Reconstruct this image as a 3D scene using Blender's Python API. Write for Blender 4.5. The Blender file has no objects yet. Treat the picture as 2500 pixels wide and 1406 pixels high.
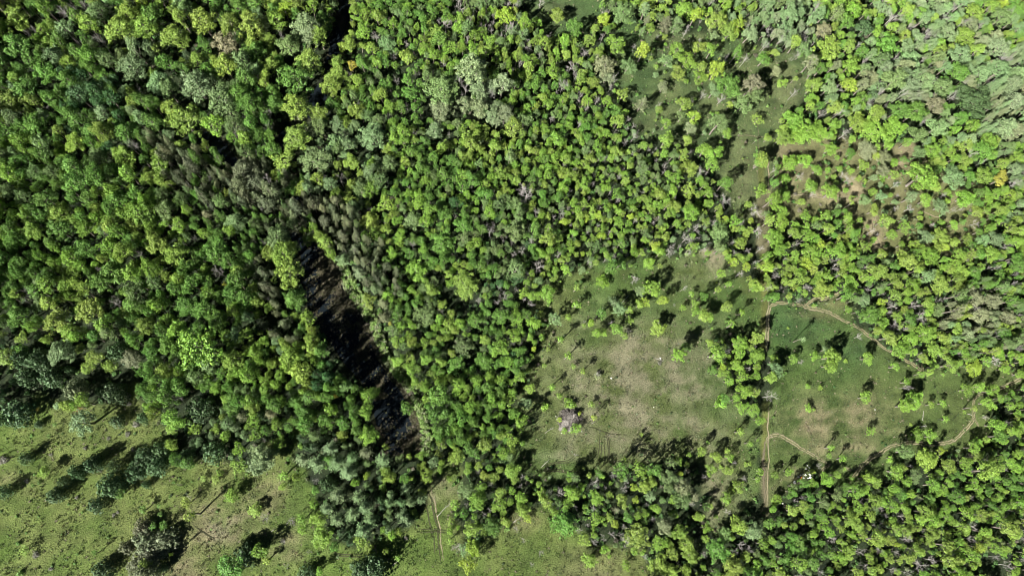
import bpy, math, random
import numpy as np
from mathutils import Matrix, Vector
sc = bpy.context.scene
col = sc.collection

# ------------------------------------------------------------ camera
H = 290.0                       # flying height in metres
FPX = 1720.0                    # focal length in photo pixels (photo 2500 x 1406)
NADX, NADY = 1090.0, 1120.0     # the point of the photo straight below the camera
CX, CY = 1250.0, 703.0
dx, dy = CX - NADX, NADY - CY
off = math.hypot(dx, dy)
TILT = math.atan(off / FPX)
ux, uy = dx / off, dy / off
ROT = Matrix.Rotation(TILT, 3, Vector((uy, -ux, 0)))
cam_d = bpy.data.cameras.new('camera')
cam = bpy.data.objects.new('camera', cam_d)
col.objects.link(cam)
cam.matrix_world = Matrix.Translation((0, 0, H)) @ ROT.to_4x4()
cam_d.sensor_fit = 'HORIZONTAL'; cam_d.sensor_width = 36.0
cam_d.lens = 36.0 * FPX / 2500.0
cam_d.clip_start = 1.0; cam_d.clip_end = 20000.0
sc.camera = cam

# ------------------------------------------------------------ sky, sun, exposure
SUN_EL, SH_DIR = math.radians(36.0), math.radians(43.0)   # shadows run to the upper right
w = bpy.data.worlds.new("World"); sc.world = w; w.use_nodes = True
nt = w.node_tree; nt.nodes.clear()
sky = nt.nodes.new('ShaderNodeTexSky'); sky.sky_type = 'NISHITA'; sky.sun_disc = False
sky.sun_elevation = SUN_EL; sky.air_density = 0.13; sky.dust_density = 0.0; sky.ozone_density = 2.0
sunx, suny = -math.cos(SH_DIR), -math.sin(SH_DIR)
sky.sun_rotation = math.atan2(sunx, suny)
bg = nt.nodes.new('ShaderNodeBackground'); bg.inputs['Strength'].default_value = 0.05
wo = nt.nodes.new('ShaderNodeOutputWorld')
nt.links.new(sky.outputs[0], bg.inputs[0]); nt.links.new(bg.outputs[0], wo.inputs[0])
sl = bpy.data.lights.new('sun', 'SUN'); sl.energy = 5.0; sl.angle = math.radians(0.5)
sl.color = (1.0, 0.965, 0.91)
so = bpy.data.objects.new('sun', sl); col.objects.link(so)
sdir = Vector((sunx * math.cos(SUN_EL), suny * math.cos(SUN_EL), math.sin(SUN_EL)))
so.rotation_euler = sdir.to_track_quat('Z', 'Y').to_euler(); so.location = sdir * 400
sc.view_settings.view_transform = 'Standard'; sc.view_settings.look = 'None'
sc.view_settings.exposure = 1.7; sc.view_settings.gamma = 1.0
sc.cycles.filter_width = 0.9
sc.cycles.max_bounces = 4; sc.cycles.diffuse_bounces = 1; sc.cycles.glossy_bounces = 1
sc.cycles.transmission_bounces = 2; sc.cycles.transparent_max_bounces = 4

# ------------------------------------------------------------ photo <-> world
RN = np.array(ROT)
def to_px(x, y, z=0.0):
    p = np.stack([np.asarray(x, float), np.asarray(y, float), np.asarray(z, float) + 0 * np.asarray(x, float) - H], -1)
    c = p @ RN                                  # camera space
    d = np.maximum(-c[..., 2], 1.0)
    return CX + FPX * c[..., 0] / d, CY - FPX * c[..., 1] / d, d
def to_world(px, py, z=0.0):
    c = np.stack([(np.asarray(px, float) - CX) / FPX, (CY - np.asarray(py, float)) / FPX, -np.ones_like(np.asarray(px, float))], -1)
    d = c @ RN.T
    t = (z - H) / d[..., 2]
    return d[..., 0] * t, d[..., 1] * t, t       # t = depth along the view axis

rs = np.random.RandomState(7)
def make_noise(seed, n=9, f0=1.0):
    r = np.random.RandomState(seed)
    k = []
    for i in range(n):
        f = f0 * 1.55 ** (i / 1.5); a = r.rand() * 6.283
        k.append((f * math.cos(a), f * math.sin(a), r.rand() * 6.283, f ** -0.55))
    tot = math.sqrt(sum(q[3] ** 2 for q in k) / 2)
    def fn(x, y):
        s = 0
        for a, b, p, g in k: s = s + g * np.sin(a * x + b * y + p + 1.3 * np.sin(.37 * b * x - .41 * a * y + p * 2))
        return s / tot
    return fn
n1 = make_noise(1, 10, .03); n2 = make_noise(2, 10, .03); n3 = make_noise(3, 10, .06); n4 = make_noise(4, 10, .12); n5 = make_noise(5, 12, .5)

def inside(px, py, poly):
    px = np.asarray(px); py = np.asarray(py)
    r = np.zeros(px.shape, bool); n = len(poly)
    for i in range(n):
        x1, y1 = poly[i]; x2, y2 = poly[(i + 1) % n]
        if y1 == y2: continue
        c = ((y1 > py) != (y2 > py)) & (px < (x2 - x1) * (py - y1) / (y2 - y1) + x1)
        r ^= c
    return r

# ------------------------------------------------------------ outlines, in photo pixels
P_WMEADOW = [(-300,1000),(20,1010),(60,985),(100,960),(140,975),(200,1000),(240,990),(330,940),(345,1000),(400,1010),(395,1060),(430,1120),(520,1110),(560,1125),(620,1150),(640,1090),(700,1060),(735,1030),(740,1060),(700,1130),(740,1140),(760,1200),(785,1260),(800,1330),(900,1345),(940,1300),(1000,1290),(1030,1240),(1045,1190),(1060,1150),(1110,1130),(1130,1160),(1110,1260),(1130,1340),(1200,1300),(1260,1250),(1330,1240),(1420,1310),(1440,1340),(1500,1330),(1570,1350),(1600,1420),(1600,1700),(-300,1700)]
P_CMEADOW = [(1330,690),(1395,665),(1440,640),(1530,655),(1560,625),(1620,625),(1680,615),(1760,600),(1800,650),(1830,690),(1870,690),(1870,800),(1845,830),(1780,800),(1735,830),(1745,880),(1790,930),(1800,980),(1850,1010),(1860,1060),(1855,1150),(1862,1200),(1815,1235),(1790,1290),(1745,1310),(1715,1270),(1725,1200),(1700,1150),(1690,1115),(1640,1125),(1560,1130),(1500,1150),(1400,1160),(1380,1170),(1300,1165),(1240,1140),(1250,1080),(1280,1030),(1255,990),(1270,930),(1310,860),(1325,780),(1300,740)]
P_EMEADOW = [(1878,735),(1990,745),(2050,715),(2080,740),(2075,790),(2110,800),(2150,850),(2200,880),(2260,905),(2340,895),(2490,890),(2530,940),(2450,965),(2415,1010),(2430,1060),(2345,1106),(2250,1112),(2200,1128),(2130,1180),(2060,1190),(2000,1150),(1960,1170),(1900,1210),(1880,1250),(1870,1230),(1870,960),(1900,930),(1900,880),(1875,860)]
P_NECLEAR = [(1510,40),(1640,85),(1800,75),(1860,115),(1975,130),(1985,210),(1940,260),(1910,330),(1895,400),(1880,480),(1870,600),(1850,560),(1790,560),(1765,440),(1680,330),(1640,350),(1560,330),(1530,230),(1480,160),(1500,90)]
P_NCLEAR = [(1270,-100),(1470,-100),(1475,40),(1420,85),(1330,80),(1280,60)]
P_EAST = [(1905,345),(2010,335),(2150,350),(2260,350),(2300,420),(2440,470),(2430,560),(2390,640),(2340,640),(2240,600),(2160,640),(2100,600),(2060,540),(1980,530),(1900,540),(1890,440)]
P_LANE = [(1850,300),(1878,300),(1880,1250),(1855,1250)]
P_POND = [(700,560),(715,600),(728,620),(735,700),(755,760),(800,830),(850,900),(900,960),(920,1040),(935,1110),(1000,1115),(1010,1060),(998,1000),(985,960),(940,905),(912,860),(897,810),(873,760),(840,725),(835,680),(808,640),(785,600),(750,580),(725,560)]
P_BELT = [(785,620),(815,645),(838,690),(842,730),(875,765),(900,812),(915,862),(942,905),(985,955),(1000,1000),(1012,1060),(1015,1110),(1035,1110),(1032,1040),(1012,960),(955,890),(925,840),(905,780),(880,735),(855,690),(842,650),(812,615)]
P_CREEK = [(838,-60),(862,-60),(850,60),(836,120),(806,180),(800,235),(760,290),(735,280),(760,225),(785,190),(800,120),(820,40)]
P_CREEK2 = [(690,290),(712,300),(700,330),(712,390),(690,395),(672,340)]
P_DARK_GAP = [(490,310),(540,330),(560,360),(600,400),(570,410),(520,370),(480,345)]
P_CREEK4 = [(745,560),(700,470),(712,380),(735,390),(728,460),(770,560)]
P_EDGE_STRIP = [(800,620),(840,640),(870,690),(900,740),(930,800),(955,880),(1015,950),(1050,1040),(1060,1120),(1030,1110),(1030,1040),(1000,960),(940,890),(905,800),(870,745),(840,700),(830,650)]
OPEN = [P_EDGE_STRIP, P_WMEADOW, P_CMEADOW, P_EMEADOW, P_NECLEAR, P_NCLEAR, P_LANE, P_POND, P_BELT, P_CREEK, P_CREEK2, P_DARK_GAP]

# ------------------------------------------------------------ colours (real-world base colours)
C = dict(
 G=(.092,.190,.030), L=(.146,.262,.034), M=(.172,.262,.042), Y=(.220,.320,.036), O=(.118,.185,.060), K=(.044,.110,.032),
 P=(.115,.142,.072), S=(.145,.225,.092), W=(.170,.230,.110), B=(.050,.096,.034), N=(.095,.112,.055), R=(.260,.260,.040), D=(.330,.305,.285), T=(.175,.170,.095), Q=(.165,.195,.095))
WORD = dict(G='deep green', L='bright green', M='yellow-green', Y='lime yellow', O='olive green', K='dark green', P='grey-green', S='pale silvery green', W='pale whitish green', B='bluish dark green', R='golden yellow', D='bare grey', T='tan', Q='dull grey-olive', N='grey')
# ------------------------------------------------------------ materials
def new_mat(name):
    m = bpy.data.materials.new(name); m.use_nodes = True
    t = m.node_tree; t.nodes.clear()
    return m, t, t.nodes, t.links
def nd(N, kind, **kw):
    n = N.new(kind)
    for k, v in kw.items(): setattr(n, k, v)
    return n
def mixc(N, Lk, a, b, fac, mode='MIX'):
    n = N.new('ShaderNodeMix'); n.data_type = 'RGBA'; n.blend_type = mode
    for sock, v in ((n.inputs[0], fac), (n.inputs[6], a), (n.inputs[7], b)):
        if hasattr(v, 'default_value') or hasattr(v, 'links'): Lk.new(v, sock)
        elif isinstance(v, (int, float)): sock.default_value = v
        else: sock.default_value = (*v, 1) if len(v) == 3 else v
    return n.outputs[2]
def leaf_mat(name, transl=.12, rough=.55):
    m, t, N, Lk = new_mat(name)
    at = nd(N, 'ShaderNodeAttribute', attribute_type='INSTANCER', attribute_name='tint')
    geo = N.new('ShaderNodeNewGeometry')
    r = nd(N, 'ShaderNodeMapRange'); r.inputs[3].default_value = .60; r.inputs[4].default_value = 1.45
    Lk.new(geo.outputs['Random Per Island'], r.inputs[0])
    hs = N.new('ShaderNodeHueSaturation')
    hr = nd(N, 'ShaderNodeMapRange'); hr.inputs[3].default_value = .491; hr.inputs[4].default_value = .511
    mm = nd(N, 'ShaderNodeMath', operation='MULTIPLY'); mm.inputs[1].default_value = 7.31
    fr = nd(N, 'ShaderNodeMath', operation='FRACT')
    Lk.new(geo.outputs['Random Per Island'], mm.inputs[0]); Lk.new(mm.outputs[0], fr.inputs[0]); Lk.new(fr.outputs[0], hr.inputs[0])
    Lk.new(hr.outputs[0], hs.inputs['Hue']); Lk.new(r.outputs[0], hs.inputs['Value']); Lk.new(at.outputs['Color'], hs.inputs['Color'])
    p = N.new('ShaderNodeBsdfPrincipled'); p.inputs['Roughness'].default_value = rough
    p.inputs['Specular IOR Level'].default_value = .35
    Lk.new(hs.outputs[0], p.inputs['Base Color'])
    tr = N.new('ShaderNodeBsdfTranslucent'); Lk.new(hs.outputs[0], tr.inputs[0])
    mx = N.new('ShaderNodeMixShader'); mx.inputs[0].default_value = transl
    Lk.new(p.outputs[0], mx.inputs[1]); Lk.new(tr.outputs[0], mx.inputs[2])
    o = N.new('ShaderNodeOutputMaterial'); Lk.new(mx.outputs[0], o.inputs[0])
    return m
M_LEAF = leaf_mat('leaves'); M_NEEDLE = leaf_mat('needles', .12, .6); M_GRASS = leaf_mat('grass_blades', .2, .7)
def plain_mat(name, c1, c2, scale, rough=.85, bump=0.0, obj=True):
    m, t, N, Lk = new_mat(name)
    tc = N.new('ShaderNodeTexCoord'); no = N.new('ShaderNodeTexNoise'); no.inputs['Scale'].default_value = scale
    no.inputs['Detail'].default_value = 5
    Lk.new(tc.outputs['Object'], no.inputs['Vector'])
    rp = N.new('ShaderNodeMapRange'); rp.inputs[1].default_value = .3; rp.inputs[2].default_value = .7
    Lk.new(no.outputs[0], rp.inputs[0])
    c = mixc(N, Lk, c1, c2, rp.outputs[0])
    p = N.new('ShaderNodeBsdfPrincipled'); p.inputs['Roughness'].default_value = rough
    p.inputs['Specular IOR Level'].default_value = .2
    Lk.new(c, p.inputs['Base Color'])
    if bump:
        b = N.new('ShaderNodeBump'); b.inputs['Distance'].default_value = bump; Lk.new(no.outputs[0], b.inputs['Height']); Lk.new(b.outputs[0], p.inputs['Normal'])
    o = N.new('ShaderNodeOutputMaterial'); Lk.new(p.outputs[0], o.inputs[0])
    return m
M_BARK = plain_mat('bark', (.10,.085,.07), (.20,.18,.155), 6)
M_DEAD = plain_mat('dead_wood', (.20,.188,.175), (.38,.36,.335), 5)
M_STONE = plain_mat('pale_stone', (.50,.50,.47), (.72,.71,.68), 3, .8, .1)
M_PILE = plain_mat('weathered_wood', (.08,.07,.06), (.24,.215,.195), 9, .9)

# ------------------------------------------------------------ meshes; every tree mesh is 1 high with a crown radius of 1
class Geo:
    def __init__(s): s.v = []; s.f = []; s.m = []; s.n = 0
    def quads(s, P, Nn, size, rng, mi=0, jit=.38, flat=1.0):
        P = np.asarray(P, float); n = len(P)
        Nn = np.asarray(Nn, float) + rng.normal(0, jit, (n, 3))
        Nn /= np.linalg.norm(Nn, axis=1)[:, None] + 1e-9
        a = rng.normal(0, 1, (n, 3)); U = np.cross(Nn, a); U /= np.linalg.norm(U, axis=1)[:, None] + 1e-9
        V = np.cross(Nn, U)
        sz = np.asarray(size) * rng.uniform(.65, 1.3, n); su = sz[:, None] * .5; sv = su * rng.uniform(.6, 1.0, n)[:, None]
        q = np.stack([P - U * su, P - V * sv + U * su * .1, P + U * su, P + V * sv + U * su * .1], 1).reshape(-1, 3)
        s.v.append(q); f = np.arange(4 * n).reshape(-1, 4) + s.n
        s.f += f.tolist(); s.m += [mi] * n; s.n += 4 * n
    def tube(s, pts, rad, mi=0, k=5):
        pts = [np.asarray(p, float) for p in pts]; base = s.n; ring = []
        for i, p in enumerate(pts):
            d = pts[min(i + 1, len(pts) - 1)] - pts[max(i - 1, 0)]; d = d / (np.linalg.norm(d) + 1e-9)
            a = np.array([0, 0, 1.]) if abs(d[2]) < .8 else np.array([1., 0, 0])
            u = np.cross(d, a); u /= np.linalg.norm(u); v = np.cross(d, u)
            for j in range(k):
                t = 6.2832 * j / k; ring.append(p + rad[i] * (u * math.cos(t) + v * math.sin(t)))
        s.v.append(np.array(ring)); s.n += len(ring)
        for i in range(len(pts) - 1):
            for j in range(k):
                a = base + i * k + j; b = base + i * k + (j + 1) % k
                s.f.append([a, b, b + k, a + k]); s.m.append(mi)
        s.f.append([base + j for j in range(k)][::-1]); s.m.append(mi)
        s.f.append([base + (len(pts) - 1) * k + j for j in range(k)]); s.m.append(mi)
    def mesh(s, name, mats, sx=1.0, sz=1.0):
        V = np.concatenate(s.v) * np.array([sx, sx, sz])
        me = bpy.data.meshes.new(name); me.from_pydata(V.tolist(), [], s.f)
        for m in mats: me.materials.append(m)
        if len(mats) > 1: me.polygons.foreach_set('material_index', s.m)
        me.update()
        return me
def sph(n, rng):
    v = rng.normal(0, 1, (n, 3)); return v / np.linalg.norm(v, axis=1)[:, None]

def broadleaf(seed, R=2.6, Ht=10., nl=11, cards=1300, zb=.40, lobe=(.32, .52), csz=.36, clump=.31):
    """crown in metres: lobes spread over an uneven egg, each covered in leaf sprays"""
    rng = np.random.RandomState(seed); g = Geo()
    zc = Ht * (zb + 1) / 2; rz = Ht * (1 - zb) / 2
    ctr, rad = [], []; sk = np.array([rng.uniform(.8, 1.2), rng.uniform(.8, 1.2), 1.])
    for i in range(nl):
        if i == 0: p = np.array([0, 0, .55])
        else:
            p = sph(1, rng)[0]; p[2] = abs(p[2]) * 1.1 - .45 if rng.rand() < .75 else p[2]
        l = rng.uniform(*lobe)
        q = p * (1 - l) * rng.uniform(.7, 1.35) * sk
        ctr.append([q[0] * R, q[1] * R, zc + q[2] * rz]); rad.append([l * R, l * R, l * min(rz, R * 1.3) * rng.uniform(.8, 1.15)])
    ctr.append([0, 0, zc]); rad.append([.55 * R, .55 * R, .7 * rz])
    ctr = np.array(ctr); rad = np.array(rad)
    wts = (rad[:, 0] ** 2); wts /= wts.sum()
    for i in range(len(ctr)):
        m = max(6, int(cards * wts[i] / 8)); d = sph(m, rng)
        d[:, 2] = np.where(rng.rand(m) < .4, np.abs(d[:, 2]), d[:, 2])
        rr_ = np.where(rng.rand(m) < .2, rng.uniform(.45, .8, m), rng.uniform(.82, 1.22, m))
        P = ctr[i] + d * rad[i] * rr_[:, None]
        dead = np.zeros(m, bool)
        for j in range(len(ctr)):
            if j != i: dead |= (((P - ctr[j]) / rad[j]) ** 2).sum(1) < .60
        P, d = P[~dead], d[~dead]; m = len(P)
        # each spray is a small knot of leaves
        o = sph(m * 9, rng) * (clump * rng.uniform(.7, 1.35, m)).repeat(9)[:, None] * [1, 1, .8]
        g.quads(P.repeat(9, 0) + o, o / clump + .5 * d.repeat(9, 0) + [0, 0, .2], csz * .8, rng)
    me = g.mesh('crown', [M_LEAF], 1 / R, 1 / Ht)
    # trunk with limbs
    t = Geo(); lean = rng.normal(0, .15, 2)
    t.tube([(0, 0, -.3), (lean[0], lean[1], zc * .55), (0, 0, zc + rz * .3)], [.030 * Ht, .02 * Ht, .006 * Ht], 0, 6)
    for i in range(1, min(nl, 7)):
        z0 = Ht * rng.uniform(zb * .75, .65); b = np.array([lean[0] * .6, lean[1] * .6, z0])
        t.tube([b, b * .5 + ctr[i] * .5 + [0, 0, -.2], ctr[i]], [.011 * Ht, .007 * Ht, .003 * Ht], 0, 4)
    return me, t.mesh('trunk', [M_BARK], 1 / R, 1 / Ht)

def pine(seed, R=2.3, Ht=10., zb=.30, whorls=9, br=7, droop=.1, csz=.40, per=8, power=.55):
    rng = np.random.RandomState(seed); g = Geo(); t = Geo()
    t.tube([(0, 0, -.3), (0, 0, Ht * .5), (0, 0, Ht * .97)], [.022 * Ht, .014 * Ht, .004 * Ht], 0, 6)
    for wv in range(whorls):
        f = wv / (whorls - 1); z = Ht * (zb + (.97 - zb) * f)
        Lh = R * max(.12, (1 - f) ** power) * (1 if f > .15 else .8)
        for b in range(br):
            a = 6.2832 * (b + rng.rand() * .8) / br + wv * 1.3; l = Lh * rng.uniform(.7, 1.15)
            d = np.array([math.cos(a), math.sin(a), rng.uniform(-.05, .35) - droop])
            n = 2 + int(per * .42 * l / R)
            s = np.linspace(.35, 1, n); P = np.array([0, 0, z]) + d[None] * (l * s)[:, None] + rng.normal(0, .10, (n, 3)) * [1, 1, .6]
            o = sph(n * 9, rng) * (.26 * rng.uniform(.7, 1.3, n)).repeat(9)[:, None]
            g.quads(P.repeat(9, 0) + o, o / .26 + [0, 0, .25], csz * .62, rng, 0, .4)
            if b % 2 == 0: t.tube([(0, 0, z), (d[0] * l * .8, d[1] * l * .8, z + d[2] * l * .8)], [.006 * Ht, .002 * Ht], 0, 3)
    return g.mesh('crown', [M_NEEDLE], 1 / R, 1 / Ht), t.mesh('trunk', [M_BARK], 1 / R, 1 / Ht)

def juniper(seed, R=2.6, Ht=8.):
    rng = np.random.RandomState(seed); g = Geo(); t = Geo()
    t.tube([(0, 0, -.3), (0, 0, Ht * .5), (0, 0, Ht * .9)], [.025 * Ht, .015 * Ht, .004 * Ht], 0, 6)
    sp = rng.randint(9, 14)
    for i in range(sp):                     # many upright plumes
        a = 2.4 * i; rr = R * .72 * math.sqrt(i / sp); top = Ht * (1 - .55 * (rr / R) ** 1.3) * rng.uniform(.85, 1.0)
        base = Ht * .06; pr = R * rng.uniform(.30, .45)
        n = 130; zz = rng.rand(n) ** .8; prof = np.sqrt(np.clip(1 - (zz * 1.0) ** 1.6, .02, 1)); d = rng.rand(n) * 6.2832
        wob = 1 + .2 * np.sin(5 * d + zz * 9 + i)
        P = np.stack([rr * math.cos(a) + np.cos(d) * pr * prof * wob, rr * math.sin(a) + np.sin(d) * pr * prof * wob, base + zz * (top - base)], 1)
        P += rng.normal(0, .10, P.shape)
        g.quads(P, np.stack([np.cos(d), np.sin(d), .5 + 0 * d], 1), .40, rng, 0, .5)
    return g.mesh('crown', [M_NEEDLE], 1 / R, 1 / Ht), t.mesh('trunk', [M_BARK], 1 / R, 1 / Ht)

def shrub(seed, R=1.2, Ht=1.4, n=330, csz=.26):
    rng = np.random.RandomState(seed); g = Geo()
    for i in range(6):
        a = 2.4 * i; rr = R * .6 * math.sqrt(i / 6); c = np.array([rr * math.cos(a), rr * math.sin(a), Ht * .45]); rad = np.array([R * .42, R * .42, Ht * .5]) * rng.uniform(.75, 1.1)
        d = sph(n // 6, rng); P = c + d * rad * rng.uniform(.7, 1.1, (len(d), 1)); P[:, 2] = np.abs(P[:, 2]) + .03
        g.quads(P, d + [0, 0, .3], csz, rng)
    for i in range(5):
        a = rng.rand() * 6.28; g.tube([(0, 0, -.1), (R * .5 * math.cos(a), R * .5 * math.sin(a), Ht * .7)], [.04, .015], 1, 3)
    return g.mesh('shrub', [M_LEAF, M_BARK], 1 / R, 1 / Ht)

def dead_tree(seed, R=2.6, Ht=9., levels=3, thick=1.0, twiggy=1.0, mat=None):
    rng = np.random.RandomState(seed); tr = Geo(); br = Geo()
    tr.tube([(0, 0, -.3), (rng.normal(0, .2), rng.normal(0, .2), Ht * .5), (0, 0, Ht * .85)], [.13 * thick, .09 * thick, .03 * thick], 0, 6)
    def grow(p, d, l, r, lev):
        q = p + d * l * .5 + rng.normal(0, .06 * l, 3); e = p + d * l + rng.normal(0, .08 * l, 3)
        br.tube([p, q, e], [r, r * .75, r * .45], 0, 4)
        if lev == 0: return
        for k in range(rng.randint(4, 7)):
            s = rng.uniform(.3, 1.0); b = p + (e - p) * s
            dd = d + rng.normal(0, .55, 3) + [0, 0, .15]; dd /= np.linalg.norm(dd)
            grow(b, dd, l * rng.uniform(.45, .7), r * .58, lev - 1)
    nb = rng.randint(7, 11)
    for i in range(nb):
        a = 2.4 * i + rng.rand(); z = Ht * (.35 + .42 * i / nb); el = rng.uniform(.3, 1.1)
        d = np.array([math.cos(a) * math.cos(el), math.sin(a) * math.cos(el), math.sin(el)])
        grow(np.array([0, 0, z]), d, R * rng.uniform(.55, .9) * (1.15 - .3 * i / nb), .043 * thick, levels - 1)
    return br.mesh('branches', [mat or M_DEAD], 1 / R, 1 / Ht), tr.mesh('trunk', [mat or M_DEAD], 1 / R, 1 / Ht)

V_BROAD = [broadleaf(10 + i, nl=14 + i % 5 * 2, cards=2500 + 100 * (i % 3), zb=.30 + .05 * (i % 3), lobe=(.20, .38)) for i in range(9)]
V_TALL = [broadleaf(40 + i, R=2.0, Ht=11., nl=20, zb=.28, cards=2300, lobe=(.22, .40), csz=.33) for i in range(4)]
V_SOFT = [broadleaf(60 + i, R=3.4, Ht=12., nl=38, zb=.30, cards=4600, lobe=(.12, .25), csz=.38) for i in range(5)]
V_SLIM = [broadleaf(80 + i, R=1.3, Ht=7., nl=7, zb=.45, cards=520, lobe=(.3, .5), csz=.34) for i in range(4)]
V_PINE = [pine(100 + i, whorls=10 + i % 3, br=6 + i % 3) for i in range(5)]
V_POPL = [pine(120 + i, R=1.9, Ht=12., zb=.25, whorls=14, br=6, droop=-.45, csz=.42, per=9, power=.5) for i in range(3)]
V_JUNI = [juniper(140 + i) for i in range(4)]
V_DEAD = [dead_tree(160 + i, thick=.8 + .15 * (i % 3)) for i in range(6)]
V_SHRUB = [shrub(180 + i) for i in range(4)]
VAR = dict(t=V_BROAD, h=V_TALL, w=V_SOFT, s=V_SLIM, p=V_PINE, l=V_POPL, j=V_JUNI, d=V_DEAD)
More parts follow.
